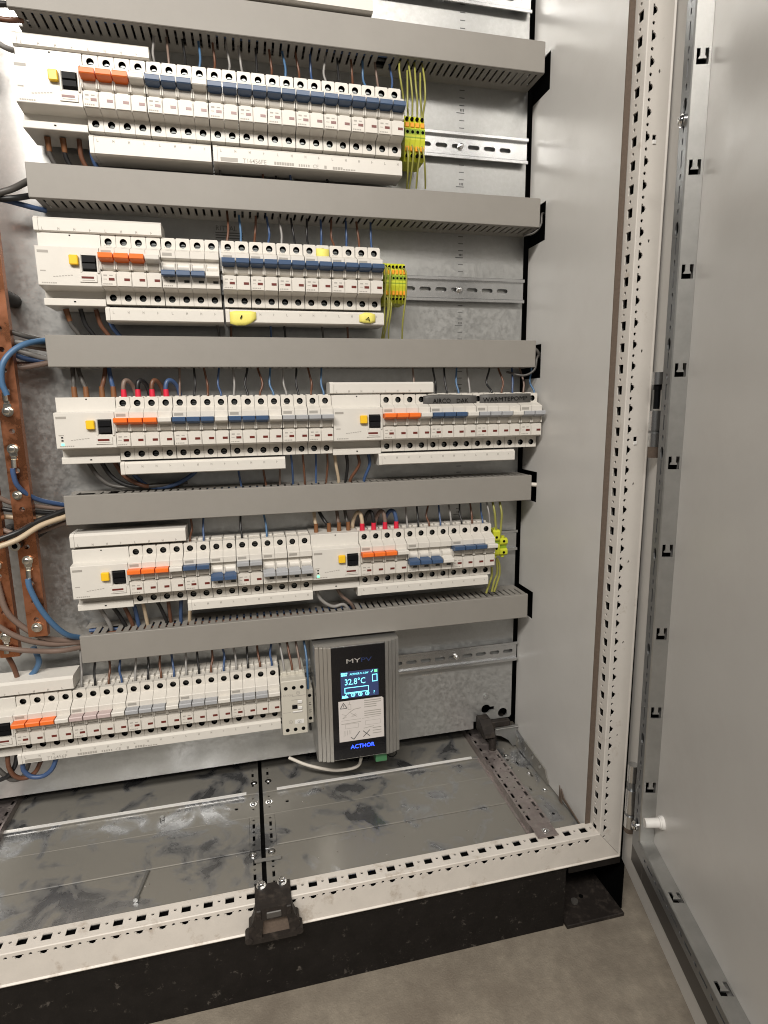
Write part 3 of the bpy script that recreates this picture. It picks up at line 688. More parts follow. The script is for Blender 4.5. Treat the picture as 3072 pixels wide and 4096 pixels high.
# cables on the left between the copper bars and the ducts
CAB = {
'blue1': [[-75.5,-66.0,43.3],[-78.7,-68.0,59.3],[-75.4,-68.0,79.5],[-65.9,-62.0,94.8],[-52.2,-52.0,105.4],[-36.9,-30.0,111.6],[-32.2,-25.0,111.1]],
'c_dark': [[-83.4,-50.0,123.3],[-67.8,-48.0,119.5],[-53.3,-42.0,115.0],[-39.4,-25.0,112.1]],
'c_gray1': [[-86.7,-45.0,110.6],[-69.1,-42.0,108.9],[-51.0,-36.0,107.0],[-38.0,-25.0,106.0]],
'c_brown1': [[-90.0,-40.0,98.7],[-70.8,-38.0,106.1],[-52.6,-32.0,104.1],[-38.8,-20.0,102.0]],
'c_gray2': [[-92.6,-30.0,107.2],[-69.1,-30.0,99.7],[-50.6,-26.0,93.0],[-39.1,-20.0,89.6]],
'c_navy': [[-93.8,-30.0,97.4],[-73.3,-32.0,93.5],[-60.8,-28.0,88.9],[-40.5,-20.0,86.7]],
'c_gray3': [[-94.2,-36.0,75.6],[-78.5,-40.0,77.0],[-59.3,-36.0,78.9],[-38.2,-25.0,84.1]],
'c_brown2': [[-95.9,-25.0,94.5],[-84.8,-25.0,85.7],[-63.3,-22.0,83.2],[-41.2,-18.0,85.7]],
'blue2': [[-79.9,-66.0,-45.7],[-79.8,-66.0,-54.0],[-77.9,-64.0,-66.8],[-70.8,-56.0,-79.8],[-59.9,-44.0,-90.4],[-39.6,-28.0,-99.8],[-33.1,-24.0,-102.3]],
'd_brown': [[-103.3,-60.0,-81.1],[-89.0,-52.0,-91.7],[-66.7,-42.0,-97.7],[-39.1,-28.0,-106.0],[-33.8,-24.0,-108.4]],
'd_black': [[-109.5,-48.0,-96.8],[-87.7,-44.0,-102.6],[-54.3,-30.0,-109.9],[-38.7,-24.0,-113.1]],
'd_beige': [[-113.8,-40.0,-108.6],[-85.6,-38.0,-112.7],[-59.4,-30.0,-116.3],[-39.6,-22.0,-116.5]],
'd_black2': [[-103.8,-76.0,-133.2],[-82.4,-68.0,-126.0],[-63.5,-52.0,-116.2],[-37.7,-34.0,-107.7],[-31.4,-28.0,-106.6]],
'd_beige2': [[-103.3,-80.0,-141.6],[-82.1,-72.0,-134.7],[-60.4,-54.0,-121.9],[-36.3,-36.0,-115.4],[-30.5,-30.0,-113.7]],
'd_brown3': [[-111.7,-50.0,-121.3],[-94.0,-56.0,-128.9],[-75.6,-60.0,-134.0]],
'd_grey': [[-93.3,-40.0,-139.6],[-67.0,-36.0,-133.1],[-39.4,-28.0,-124.7],[-34.3,-24.0,-123.9]],
'blue3': [[-78.8,-66.0,-188.5],[-77.6,-66.0,-201.9],[-69.9,-62.0,-231.0],[-58.8,-54.0,-257.7],[-48.0,-44.0,-276.2],[-37.8,-30.0,-286.8],[-32.7,-24.0,-290.5]],
'e_brown': [[-116.4,-60.0,-190.7],[-111.5,-60.0,-227.7],[-100.6,-56.0,-250.0],[-83.2,-50.0,-270.0],[-64.9,-42.0,-282.3],[-38.9,-28.0,-292.2],[-33.2,-24.0,-295.1]],
'e_brown2': [[-121.0,-66.0,-247.2],[-105.5,-62.0,-263.5],[-88.3,-54.0,-277.4],[-65.5,-42.0,-288.8],[-39.1,-28.0,-294.9],[-33.4,-24.0,-297.1]],
'e_greige': [[-124.5,-66.0,-276.5],[-98.1,-60.0,-286.3],[-75.6,-48.0,-295.3],[-56.0,-40.0,-299.9],[-39.3,-28.0,-302.6],[-32.8,-24.0,-303.3]],
'f_blue': [[-91.9,-40.0,-290.5],[-88.9,-36.0,-312.3],[-95.1,-32.0,-326.6],[-104.7,-30.0,-337.0],[-115.4,-28.0,-346.0]],
'f_brown': [[-124.8,-44.0,-292.8],[-119.8,-40.0,-313.3],[-117.9,-36.0,-332.5],[-117.8,-34.0,-345.4]],
'top_black': [[-43.8,-40.0,479.1],[-32.3,-36.0,482.1],[-22.1,-28.0,483.2]],
'top_black2': [[-48.6,-30.0,469.5],[-35.8,-30.0,469.4],[-22.2,-26.0,473.3]],
'top_grey': [[-48.5,-40.0,439.8],[-40.7,-36.0,437.2],[-34.2,-26.0,440.0]],
'g_dark': [[-66.2,-45.0,277.2],[-50.7,-40.0,284.9],[-38.2,-28.0,297.4],[-33.9,-24.0,301.6]],
'g_dark2': [[-68.5,-40.0,272.7],[-50.8,-38.0,275.3],[-37.1,-26.0,282.5]],
'g_blue': [[-72.4,-28.0,277.1],[-56.1,-28.0,273.8],[-33.5,-20.0,270.6],[-22.9,-15.0,270.0]],
'r5_blue': [[-121.4,-46.0,-454.7],[-121.8,-46.0,-466.7],[-113.2,-46.0,-478.0],[-98.3,-46.0,-479.4],[-86.3,-46.0,-470.4],[-79.7,-44.0,-455.6]],
'r5_brown': [[-139.8,-44.0,-442.1],[-140.1,-44.0,-461.3],[-134.2,-42.0,-477.0],[-123.3,-38.0,-483.5],[-112.0,-34.0,-478.8],[-103.2,-34.0,-463.0]],
'r5_black': [[-130.7,-38.0,-447.3],[-134.9,-38.0,-462.5],[-145.4,-38.0,-476.6],[-158.9,-38.0,-482.2]],
'r5_brown2': [[-157.5,-36.0,-464.8],[-150.0,-36.0,-475.9],[-141.9,-34.0,-486.0],[-131.3,-30.0,-486.9],[-122.6,-30.0,-472.2],[-119.5,-30.0,-462.8]],
'pe1_0': [[430.5,-34.0,475.2],[426.7,-46.0,457.4],[429.3,-46.0,440.6],[433.7,-40.0,425.7]],
'pe1_1': [[440.9,-34.0,464.0],[437.7,-46.0,431.6],[437.6,-46.0,415.1],[439.7,-40.0,409.7]],
'pe1_2': [[441.9,-34.0,476.4],[442.1,-46.0,448.4],[444.4,-46.0,426.5],[446.0,-40.0,410.2]],
'pe1_3': [[451.0,-34.0,474.0],[449.2,-46.0,440.9],[451.0,-46.0,424.6],[452.8,-40.0,410.0]],
'pe1_4': [[459.1,-34.0,462.5],[455.4,-46.0,433.3],[456.3,-46.0,419.3],[458.6,-40.0,410.5]],
'pe1_5': [[461.6,-34.0,475.1],[461.6,-46.0,446.2],[462.1,-46.0,425.7],[461.0,-40.0,409.9]],
'pe1b_0': [[436.0,-42.0,372.3],[437.0,-50.0,354.9],[438.1,-44.0,335.9],[440.4,-30.0,319.9]],
'pe1b_1': [[443.8,-42.0,372.9],[444.3,-50.0,359.7],[444.0,-44.0,340.6],[443.9,-30.0,320.1]],
'pe1b_2': [[449.6,-42.0,370.8],[453.0,-50.0,357.8],[452.3,-44.0,341.2],[453.9,-30.0,320.8]],
'pe1b_3': [[457.4,-42.0,373.1],[458.8,-50.0,356.5],[462.6,-44.0,337.6],[467.4,-30.0,321.6]],
'pe2_0': [[403.7,-42.0,215.9],[404.3,-50.0,208.3],[403.4,-50.0,192.3],[402.2,-48.0,162.9],[402.6,-42.0,139.5],[401.1,-30.0,116.8]],
'pe2_1': [[409.5,-42.0,213.7],[410.3,-50.0,205.6],[409.1,-50.0,186.6],[408.6,-48.0,157.0],[405.1,-42.0,133.4],[403.1,-30.0,116.8]],
'pe2_2': [[404.4,-42.0,175.4],[406.8,-48.0,170.2],[407.0,-46.0,151.2],[405.0,-40.0,133.7],[404.4,-30.0,116.8]],
'pe2_3': [[410.9,-42.0,170.1],[411.9,-48.0,163.1],[410.9,-46.0,148.3],[409.6,-40.0,133.8],[411.5,-30.0,116.9]],
'pe2_4': [[430.3,-42.0,212.7],[432.6,-50.0,206.3],[433.5,-50.0,193.3],[432.2,-48.0,169.6],[429.7,-42.0,140.0],[431.7,-30.0,116.5]],
'pe4_0': [[564.9,-44.0,-139.3],[566.4,-44.0,-149.4],[567.3,-44.0,-159.5]],
'pe4_1': [[574.8,-44.0,-139.8],[576.9,-44.0,-158.2],[578.2,-44.0,-174.1],[580.4,-44.0,-183.2]],
'pe4_2': [[586.5,-44.0,-140.5],[586.6,-44.0,-158.8],[585.6,-44.0,-173.3],[584.5,-44.0,-183.4]],
'pe4_3': [[580.5,-44.0,-215.9],[584.8,-44.0,-226.0],[585.8,-44.0,-242.4],[581.4,-44.0,-258.4],[577.0,-44.0,-271.2]],
'pe4_4': [[579.9,-44.0,-217.8],[581.7,-44.0,-238.8],[576.6,-44.0,-254.7],[572.9,-44.0,-270.8]],
'pe4_5': [[572.0,-44.0,-230.2],[572.3,-44.0,-244.5],[567.3,-44.0,-260.5],[563.4,-44.0,-272.6]],
'white': [[242.6,-10.0,-530.3],[271.2,-20.0,-541.9],[309.9,-30.0,-550.8],[337.4,-36.0,-549.3],[351.5,-38.0,-543.7],[355.9,-38.0,-531.2]],
}

CABM = [('blue1', 'w_sky', 3.2, 'thick blue cable bending from the copper bar into the third duct'), ('c_dark', 'w_dgrey', 2.6, 'dark grey cable, topmost of the bundle entering the third duct'),
 ('c_gray1', 'w_grey', 2.6, 'grey cable under the thick blue one entering the third duct'), ('c_brown1', 'w_lbrown', 2.7, 'light brown cable behind the thick blue one at the third duct'),
 ('c_gray2', 'w_grey', 3.0, 'wide grey cable rising leftwards out of the middle of the third duct end'), ('c_navy', 'w_blue', 2.6, 'dark blue cable low in the bundle entering the third duct'),
 ('c_gray3', 'w_lbrown', 2.8, 'lowest brownish cable of the bundle entering the third duct'), ('c_brown2', 'w_brown', 2.6, 'dark brown cable behind the bundle at the third duct'),
 ('blue2', 'w_blue', 2.8, 'dark blue cable curving down from a lug into the fourth duct'), ('d_brown', 'w_lbrown', 2.6, 'light brown cable just under the blue one at the fourth duct'),
 ('d_black', 'w_black', 2.7, 'straight black cable entering the fourth duct'), ('d_beige', 'w_beige', 2.8, 'straight beige cable entering the fourth duct'),
 ('d_black2', 'w_black', 2.9, 'black cable rising in a slant to the fourth duct'), ('d_beige2', 'w_beige', 2.8, 'beige cable rising in a slant to the fourth duct'),
 ('d_brown3', 'w_lbrown', 2.5, 'short light brown cable passing behind the slanting black one'), ('d_grey', 'w_lbrown', 2.5, 'brownish cable, lowest of those entering the fourth duct'),
 ('blue3', 'w_sky', 3.3, 'thick blue cable sweeping from a lug down into the lowest duct'), ('e_brown', 'w_lbrown', 3.1, 'light brown cable sweeping down into the lowest duct next to the blue one'),
 ('e_brown2', 'w_lbrown', 2.9, 'light brown cable, second from bottom at the lowest duct'), ('e_greige', 'w_lbrown', 2.9, 'pale brown cable, lowest at the left end of the lowest duct'),
 ('f_blue', 'w_sky', 3.4, 'blue cable bending behind the lower end of the copper bar'), ('f_brown', 'w_brown', 3.0, 'brown cable hanging from the end of the left copper bar'),
 ('top_black', 'w_black', 3.0, 'black cable at the left end of the topmost duct'), ('top_black2', 'w_brown', 2.6, 'dark brown cable just under the black one at the topmost duct'),
 ('top_grey', 'w_grey', 2.8, 'grey cable at the left edge beside the top row'), ('g_dark', 'w_dgrey', 3.4, 'dark grey cable rising into the second duct'),
 ('g_dark2', 'w_black', 3.2, 'black cable entering the second duct at its left end'), ('g_blue', 'w_blue', 2.8, 'blue cable slipping under the second duct'),
 ('r5_blue', 'w_blue', 2.9, 'dark blue cable looping under the bottom row'), ('r5_brown', 'w_brown', 2.8, 'brown cable looping under the bottom row'),
 ('r5_black', 'w_black', 2.8, 'black cable under the bottom row at the left edge'), ('r5_brown2', 'w_dgrey', 2.8, 'dark grey cable behind the brown loop under the bottom row')]
for key, m, rad, lab in CABM: wire(CAB[key], rad*(1.25 if key[:2] in ('c_', 'd_', 'e_') else 1.12), m, lab, 'cables on the left beside the ducts', 'cable')
wire([(616, -34, 266), (628, -43, 268), (636.5, -47, 278), (638.5, -45, 292), (647, -36, 297), (668, -20, 296)], 1.6, 'w_dgrey', 'dark grey cable curling out of the second duct into the side panel notch', 'cables through the side panel', 'cable')
wire([(596, -30, 72), (618, -43, 66), (633, -48, 74), (637, -47, 90), (646, -40, 98), (668, -25, 99)], 1.7, 'w_dgrey', 'dark grey cable curling around the right end of the third duct', 'cables through the side panel', 'cable')
wire([(630, -42, 108), (638, -45, 102), (646, -40, 94), (668, -24, 90)], 2.6, 'w_dgrey', 'dark grey cable passing into the notch beside the third duct', 'cables through the side panel', 'cable')
wire([(620, -36, -99), (634, -44, -100.5), (640.5, -48, -101), (642.5, -49, -101)], 3.3, 'w_white', 'white cable stub poking out at the right end of the fourth duct', 'cables through the side panel', 'cable')
wire(CAB['white'], 2.6, 'w_white', 'white cable sagging below the grey controller box', 'cables below the controller', 'cable')
for k in range(6): wire(CAB['pe1_%d' % k] + [[CAB['pe1_%d' % k][-1][0], -39, 396]], 1.35, 'pe_wire', 'yellow-green earth wire dropping into the terminals of the top row, %s from left' % ORD[k], 'earth wires', 'earth_wire')
for k in range(4): wire(CAB['pe1b_%d' % k], 1.3, 'pe_wire', 'yellow-green earth wire leaving the terminals of the top row downwards, %s from left' % ORD[k], 'earth wires', 'earth_wire')
for k in range(5): wire(CAB['pe2_%d' % k], 1.3, 'pe_wire', 'yellow-green earth wire at the terminals of the second row, %s' % ('outermost at the left', 'second from left', 'third from left', 'fourth from left', 'alone at the right')[k], 'earth wires', 'earth_wire')
for k in range(6): wire(([[CAB['pe4_%d' % k][0][0]-1, -30, -114]] if k < 3 else []) + CAB['pe4_%d' % k], 1.8 if k else 1.4, 'pe_wire' if k else 'w_grey', '%s by the big terminals of the fourth row, %s' % ('yellow-green earth wire' if k else 'pale thin wire', ('by the last breaker', 'upper left one', 'upper right one', 'lower one furthest out', 'lower middle one', 'lower left one')[k]), 'earth wires', 'earth_wire')

# ---------------------------------------------------------------- earth terminals
def pe_terminal(x, w, row, zt, zb, label, big=False):
    z0 = ROWZ[row]; r = root('earth_terminal', label, 'terminal block', (x, 0, z0), 'yellow-green earth terminals')
    zt -= z0; zb -= z0; mid = (zt+zb)/2; H = (zt-zb)/2
    def L(b): b.v = [(p[0]+x, p[1], p[2]+z0) for p in b.v]; return b
    if not big:
        b = MB(); pr = [(-5, zb), (-38, zb), (-42, zb+5), (-45, mid-H*0.45), (-47, mid-4), (-47, mid+4), (-45, mid+H*0.45), (-42, zt-5), (-38, zt), (-5, zt)]
        b.prism(pr, 0.2, w-0.2); part(L(b), 'housing', 'pe_yellow', r)
        b = MB(); b.box(0.15, w-0.15, -47.2, -40, mid+2.5, mid+9.5, 0, 0.4); b.box(0.15, w-0.15, -47.3, -40, mid-1.6, mid-0.4); part(L(b), 'green_band', 'pe_green', r)
        for s in (1, -1):
            b = MB(); b.box(0.9, w-0.9, -46.6, -42, mid+s*H*0.52-3.0, mid+s*H*0.52+3.0, 0, 0.6); part(L(b), 'release_lever', 'pe_orange', r)
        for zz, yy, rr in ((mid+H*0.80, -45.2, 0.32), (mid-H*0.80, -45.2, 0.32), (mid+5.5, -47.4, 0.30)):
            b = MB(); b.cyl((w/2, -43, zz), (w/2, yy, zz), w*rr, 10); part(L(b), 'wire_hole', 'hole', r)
    else:
        b = MB(); b.box(0.2, w-0.2, -38, -5, zb+2, zt-2, 0, 0.8)
        b.prism([(-36, mid+3.5), (-46, mid+3.5), (-48, mid+6), (-48, zt-3), (-45, zt), (-36, zt)], 0.2, w-0.2); b.prism([(-36, zb), (-45, zb), (-48, zb+3), (-48, mid-5), (-46, mid-2.5), (-36, mid-2.5)], 0.2, w-0.2)
        b.cyl((w/2, -42, zt), (w/2, -42, zt+3.5), 3.0, 10); b.cyl((w/2, -42, zb-3), (w/2, -42, zb), 2.8, 10); part(L(b), 'housing', 'pe_yellow', r)
        b = MB(); b.box(0.3, w-0.3, -44, -37.5, mid-2.4, mid+3.4); part(L(b), 'green_band', 'pe_green', r)
        b = MB(); b.cyl((w/2, -46, mid+9.5), (w/2, -48.2, mid+9.5), 2.2, 10); b.cyl((w/2, -46, mid-8.5), (w/2, -48.2, mid-8.5), 2.2, 10); part(L(b), 'screw_hole', 'hole', r)
for k in range(4): pe_terminal(433.5+7.1*k, 7.1, 0, 407, 351, '%s earth terminal from left of the four in the top row' % ORD[k])
for k in range(6): pe_terminal(402.6+5.25*k, 5.25, 1, 219, 166, '%s earth terminal from left of the six in the second row' % ORD[k])
pe_terminal(572.0, 11.5, 3, -170, -212, 'big yellow-green earth terminal half hidden by the last breaker of the fourth row', True)
pe_terminal(583.8, 13.0, 3, -184, -212, 'big yellow-green earth terminal at the right end of the fourth row', True)

# ---------------------------------------------------------------- contactor with side block
r = root('contactor', 'cream three-pole contactor marked Q2 beside the controller in the bottom row', 'contactor', (233.2, PY-5, -452)); b = MB()
b.box(234.5, 270, -53, -4, -453.5, -364, 0, 0.8); b.box(233.2, 270.0, -75, -52, -452.5, -367.2, 0, 1.0)
part(b, 'housing', 'contactor', r)
b = MB()
for k in range(3):
    x = 240.2+11.6*k
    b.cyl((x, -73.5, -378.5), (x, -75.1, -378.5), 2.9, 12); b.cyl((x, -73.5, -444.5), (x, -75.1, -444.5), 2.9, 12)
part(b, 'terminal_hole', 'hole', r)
b = MB()
for k in range(3):
    x = 236+11.9*k; b.box(x, x+8.6, -62, -50, -372.4, -367.0, 0, 0.5); b.box(x+1, x+7.6, -56, -48, -367.5, -361.5, 0, 0.5)
part(b, 'terminal_shroud', 'contactor', r)
b = MB(); b.box(248.2, 256.0, -75.25, -74.9, -411.8, -405.6); part(b, 'position_window', 'black', r)
b = MB()
for z, xa, xb in ((-397.5, 247.5, 262.5), (-404.3, 249, 262.5), (-414.3, 256, 263), (-417.2, 248.5, 257), (-391.5, 249, 268)): b.box(xa, xb, -75.12, -74.95, z-0.45, z+0.45)
b.box(234.5, 246, -75.12, -74.95, -416.8, -416.2); b.box(249, 264, -75.12, -74.95, -418.4, -417.8)
part(b, 'moulded_lines', 'ink_grey', r)
b = MB()
for z in (-401, -410.8): b.box(256.3, 263.0, -76.2, -74.9, z-2.2, z+2.2, 0, 0.5)
b.box(249, 263, -75.8, -74.9, -417.2, -415.2, 0, 0.4)
part(b, 'slider', 'white_plastic', r)
b = MB(); b.box(251.5, 264.5, -75.3, -74.9, -435.5, -429.2); part(b, 'name_tag', 'white_plastic', r)
text('printed_text', 'Q2', 4.6, (258-233.2, -75.45, -434.2+452), r, 'ink', 'CENTER', 0.02)
text('maker_name', 'EATON', 4.2, (235.8-233.2, -75.2, -391+452), r, 'ink_grey', 'LEFT', 0.02)
b = MB()
for cx, cz in ((257.5, -387.0), (245.3, -432.0)):
    n = 14; o = []
    for k in range(n):
        a0, a1 = 2*math.pi*k/n, 2*math.pi*(k+1)/n
        b.add([(cx+2.9*math.cos(a0), -75.1, cz+2.9*math.sin(a0)), (cx+2.9*math.cos(a1), -75.1, cz+2.9*math.sin(a1)), (cx+2.2*math.cos(a1), -75.1, cz+2.2*math.sin(a1)), (cx+2.2*math.cos(a0), -75.1, cz+2.2*math.sin(a0))], [(0, 1, 2, 3)])
    b.box(cx-1.3, cx+1.3, -75.12, -74.95, cz-0.3, cz+0.3); b.box(cx-0.3, cx+0.3, -75.12, -74.95, cz-1.3, cz+1.3)
part(b, 'round_marks', 'ink_grey', r)
r = root('auxiliary_contact', 'narrow cream side contact block clipped to the right of the contactor', 'contact block', (272.4, 0, -452)); b = MB()
b.box(271.6, 281.3, -50, -8, -452, -396, 0, 0.9); part(b, 'housing', 'contactor', r)
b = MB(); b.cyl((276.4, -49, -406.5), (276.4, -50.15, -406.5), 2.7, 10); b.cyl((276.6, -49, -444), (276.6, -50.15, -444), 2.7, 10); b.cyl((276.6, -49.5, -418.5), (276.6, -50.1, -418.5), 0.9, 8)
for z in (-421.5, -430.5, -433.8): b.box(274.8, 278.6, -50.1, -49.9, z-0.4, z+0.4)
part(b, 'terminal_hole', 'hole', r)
for k, (m, x, x2) in enumerate(((Gy, 240, 236), (Br, 252, 247), (Lb, 264, 260), (Sk, 274.5, 272))):
    wire([(x2, -22, DT[4]-DH+8), (x2, -28, DT[4]-DH-4), (x2+2, -40, -338), (x, -50, -356), (x, -52, -370 if k < 3 else -394)], 1.7, m, '%s wire dropping into the contactor, %s from left' % (CN[m], ORD[k]), 'wires of the contactor')
wire([(276.6, -34, -448), (276.8, -34, -456), (277.2, -33, -466), (277.4, -32, -474)], 1.9, Bk, 'short black wire under the side contact block', 'wires of the contactor')
for k in range(3):
    wire([(214+5*k, -14, -440), (222+5*k, -22, -450-k), (236+4*k, -30, -458-k), (262+3*k, -34, -457), (270, -34, -450)], 1.2, Bk, 'thin black wire bowing under the contactor, %s from left' % ORD[k], 'wires of the contactor')

# ---------------------------------------------------------------- controller box
X0, X1, ZT, ZB = 283.6, 412.8, -324.0, -505.5; YF = -75.0
r = root('controller_box', 'ribbed aluminium power controller with black front, lit display and ACTHOR lettering', 'controller', ((X0+X1)/2, 0, ZB)); b = MB()
def rib_profile():
    p = [(X0+1.5, -8), (X0, -10), (X0, -62), (X0+0.6, -66)]
    xs = [X0+1.4, X0+7.2, X0+13.0, X0+18.8]; y = [-68.5, -71.2, -73.4, -74.6]
    for x, yy in zip(xs, y): p += [(x, yy), (x+4.9, yy-1.0), (x+5.1, yy+1.5), (x+5.6, yy+1.5)]
    p += [(307.6, YF+0.6), (307.6, YF+2.2)]; q = [(X0+X1-x, yy) for x, yy in reversed(p)]
    return p + q
b.prism(list(reversed(rib_profile())), ZB, ZT, axis=2)
part(b, 'extruded_housing', 'alu', r)
b = MB(); b.box(307.8, X0+X1-307.8, YF-0.1, YF+2.4, ZB+0.6, ZT-0.4); part(b, 'front_panel', 'black_gloss', r)
b = MB(); b.prism([(x, y+0.2) for x, y in reversed(rib_profile())], ZT-0.1, ZT+1.6, axis=2); part(b, 'end_plate', 'alu', r); b = MB(); b.prism([(x, y+0.2) for x, y in reversed(rib_profile())], ZB-1.6, ZB+0.1, axis=2); part(b, 'end_plate', 'alu', r)
yf = YF-0.2; cx0 = (X0+X1)/2
def rt_(s, size, x, z, m, al='LEFT', bold=0.0, sq=1.0, name='printed_text', y=yf, w=None): return text(name, s, size, (x-cx0, y, z-ZB), r, m, al, bold, sq, 0.0, w)
rt_('MY', 9.6, 330.2, -350.2, 'logo_grey', bold=0.035, w=21.4, name='logo_text'); rt_('PV', 9.6, 352.4, -350.2, 'logo_blue', bold=0.035, w=16.2, name='logo_text')
b = MB(); b.box(320.8, 378.2, yf-0.05, yf+0.1, -405.8, -363.2); part(b, 'display', 'lcd', r)
y2 = yf-0.2
rt_('32.8°C', 13.6, 327.0, -384.4, 'lcd_text', bold=0.03, w=31, name='display_text', y=y2)
rt_('ACTHOR 9s 1.0W', 4.4, 334.5, -369.4, 'lcd_text', bold=0.02, w=28.5, name='display_text', y=y2)
rt_('?', 7.0, 370.0, -402.8, 'lcd_text', bold=0.04, name='display_text', y=y2)
b = MB()
def frame(xa, xb, za, zb, t):
    b.box(xa, xb, y2, y2+0.1, zb-t, zb); b.box(xa, xb, y2, y2+0.1, za, za+t); b.box(xa, xa+t, y2, y2+0.1, za+t, zb-t); b.box(xb-t, xb, y2, y2+0.1, za+t, zb-t)
frame(326.3, 363.2, -397.6, -388.6, 1.0); frame(368.6, 376.6, -383.4, -371.6, 1.0)
for q in range(3): b.box(321.5+3.4*q, 324.2+3.4*q, y2, y2+0.1, -367.0, -364.8)
for q in range(2): b.box(321.5+4.6*q, 325.5+4.6*q, y2, y2+0.1, -369.8, -367.8)
for q in range(8): b.box(328+3.0*q, 330.2+3.0*q, y2, y2+0.1, -399.2, -397.9)
b.add([(322.0, y2, -405.2), (332.0, y2, -405.2), (330, y2, -402), (327.6, y2, -400), (325.6, y2, -402.6), (323.2, y2, -400.4)], [(0, 1, 2, 3, 4, 5)])
for cx in (339.0, 350.0, 360.6):
    n = 12
    for k in range(n):
        a0, a1 = 2*math.pi*k/n, 2*math.pi*(k+1)/n
        b.add([(cx+3.3*math.cos(a0), y2, -401.2+3.3*math.sin(a0)), (cx+3.3*math.cos(a1), y2, -401.2+3.3*math.sin(a1)), (cx+2.1*math.cos(a1), y2, -401.2+2.1*math.sin(a1)), (cx+2.1*math.cos(a0), y2, -401.2+2.1*math.sin(a0))], [(0, 1, 2, 3)])
    b.box(cx-0.5, cx+0.5, y2, y2+0.1, -402.6, -399.8)
b.add([(366.6, y2, -367.0), (367.6, y2, -368.6), (370.2, y2, -364.6), (369.6, y2, -364.2), (367.6, y2, -367.2), (367.2, y2, -366.4)], [(0, 1, 2, 3, 4, 5)])
part(b, 'display_icons', 'lcd_text', r)
b = MB(); b.box(372.0, 376.6, y2, y2+0.1, -368.8, -364.4); part(b, 'display_icons', 'lcd_green', r)
b = MB(); b.prism([(316.6, -476.2), (385.8, -476.2), (385.4, -412.0), (383.0, -409.8), (316.4, -409.8)], yf-0.05, yf+0.12, axis=1); part(b, 'wiring_sticker', 'sticker', r)
b = MB(); y3 = yf-0.15
def seg(x0, z0, x1, z1, w=0.5, m=0):
    d = Vector((x1-x0, 0, z1-z0)).normalized(); n = Vector((-d.z, 0, d.x))*w*0.5; p, q = Vector((x0, y3, z0)), Vector((x1, y3, z1))
    b.add([p-n, q-n, q+n, p+n], [(0, 1, 2, 3)], m)
seg(319.0, -421.6, 329.4, -421.6, 1.1); seg(319.0, -421.6, 324.0, -412.8, 1.1); seg(324.0, -412.8, 329.4, -421.6, 1.1); seg(324.1, -416, 324.1, -419.6, 0.9)
seg(334, -470.0, 338.6, -474.0, 1.2); seg(338.6, -474.0, 347.8, -462.0, 1.2); seg(353, -462, 363.5, -472, 1.2); seg(353.2, -472, 363.5, -461.6, 1.2)
seg(333, -428.8, 340, -424.6, 1.0, 1); seg(340, -424.6, 350.6, -423.6, 1.0, 1); seg(333, -428.8, 322, -438, 0.6, 1); seg(333, -428.8, 344, -437, 0.6, 1); seg(333, -411.5, 333, -416, 0.6, 1); seg(330.8, -416, 330.8, -424, 0.5, 1); seg(335.2, -416, 335.2, -424, 0.5, 1); seg(330.8, -416, 335.2, -416, 0.5, 1); seg(330.8, -424, 335.2, -424, 0.5, 1)
for (xa, za) in ((324, -434), (338.5, -432.5)):
    s = -1 if xa < 330 else 1
    seg(xa-3, za-3.5*-s*-1, xa+4, za+0.5, 0.5, 1); seg(xa-1.5, za-4, xa+5.2, za-1.5, 0.5, 1)
for (xa, xb, za, zb) in ((326, 346, -455, -448), (357, 380, -453, -446)): seg(xa, za, xb, za, 0.4, 1); seg(xa, zb, xb, zb, 0.4, 1); seg(xa, za, xa, zb, 0.4, 1); seg(xb, za, xb, zb, 0.4, 1)
seg(320, -441.5, 350, -441.5, 0.5, 1); seg(352, -441.5, 381, -440, 0.6, 1); seg(320, -447, 350, -446, 0.9, 1); seg(354, -458, 370, -456, 0.8, 1)
for q in range(5): seg(324+2.6*q, -458, 323.5+2.6*q, -468+q, 0.5, 1)
for z in (-413.0, -416.4, -419.8, -423.2, -430.4, -433.8, -437.2): seg(355.5, z, 381.5 - (7 if z in (-419.8, -423.2) else 0), z, 1.3, 1)
for z in (-459.0, -463.5, -468.0): seg(368, z, 381.5, z, 1.2, 1)
part(b, 'sticker_print', ['ink', 'ink_grey'], r)
rt_('ACTHOR', 9.4, 333.4, -489.6, 'blue_glow', 'LEFT', 0.02, w=37, name='lit_lettering')
b = MB(); b.box(374, 392, -66, -40, ZB-19, ZB-1.7, 0, 0.6); part(b, 'green_connector', 'connector_green', r)
b = MB(); n = 16
b.tube([(402+7*math.cos(2*math.pi*k/n), -58, ZB-13+6*math.sin(2*math.pi*k/n)) for k in range(n+1)], 0.9, 6, sub=2); part(b, 'cable_eye', 'black', r)

# ---------------------------------------------------------------- copper bars with bolts and lugs
def copper_bar(x0, x1, z0, z1, y0, label, holes):
    r = root('copper_bar', label, 'copper bar', (x0, y0, z0), 'upright copper bars on the left'); b = MB()
    b.sheet((0, y0, 0), (1, 0, 0), (0, 0, 1), rect(x0, x1, z0, z1), [ngon((x0+x1)/2, z, 3.3, 10) for z in holes if z0+8 < z < z1-8], t=10, back=True)
    part(b, 'bar', 'copper', r)
    for z in (-150, 150, 420):
        b = MB(); b.cyl(((x0+x1)/2, y0+10, z+14), ((x0+x1)/2, PY, z+14), 9, 12); part(b, 'standoff', 'black_rubber', r)
    return r
copper_bar(-89.5, -66.5, -270, 800, -58, 'right copper bar with bolts and lugs, ending above the lowest duct', [z*24.6-0.5 for z in range(-11, 30)])
copper_bar(-126, -103, -295, 800, -58, 'left copper bar, only its right part inside the picture', [z*24.6-12 for z in range(-12, 30)])
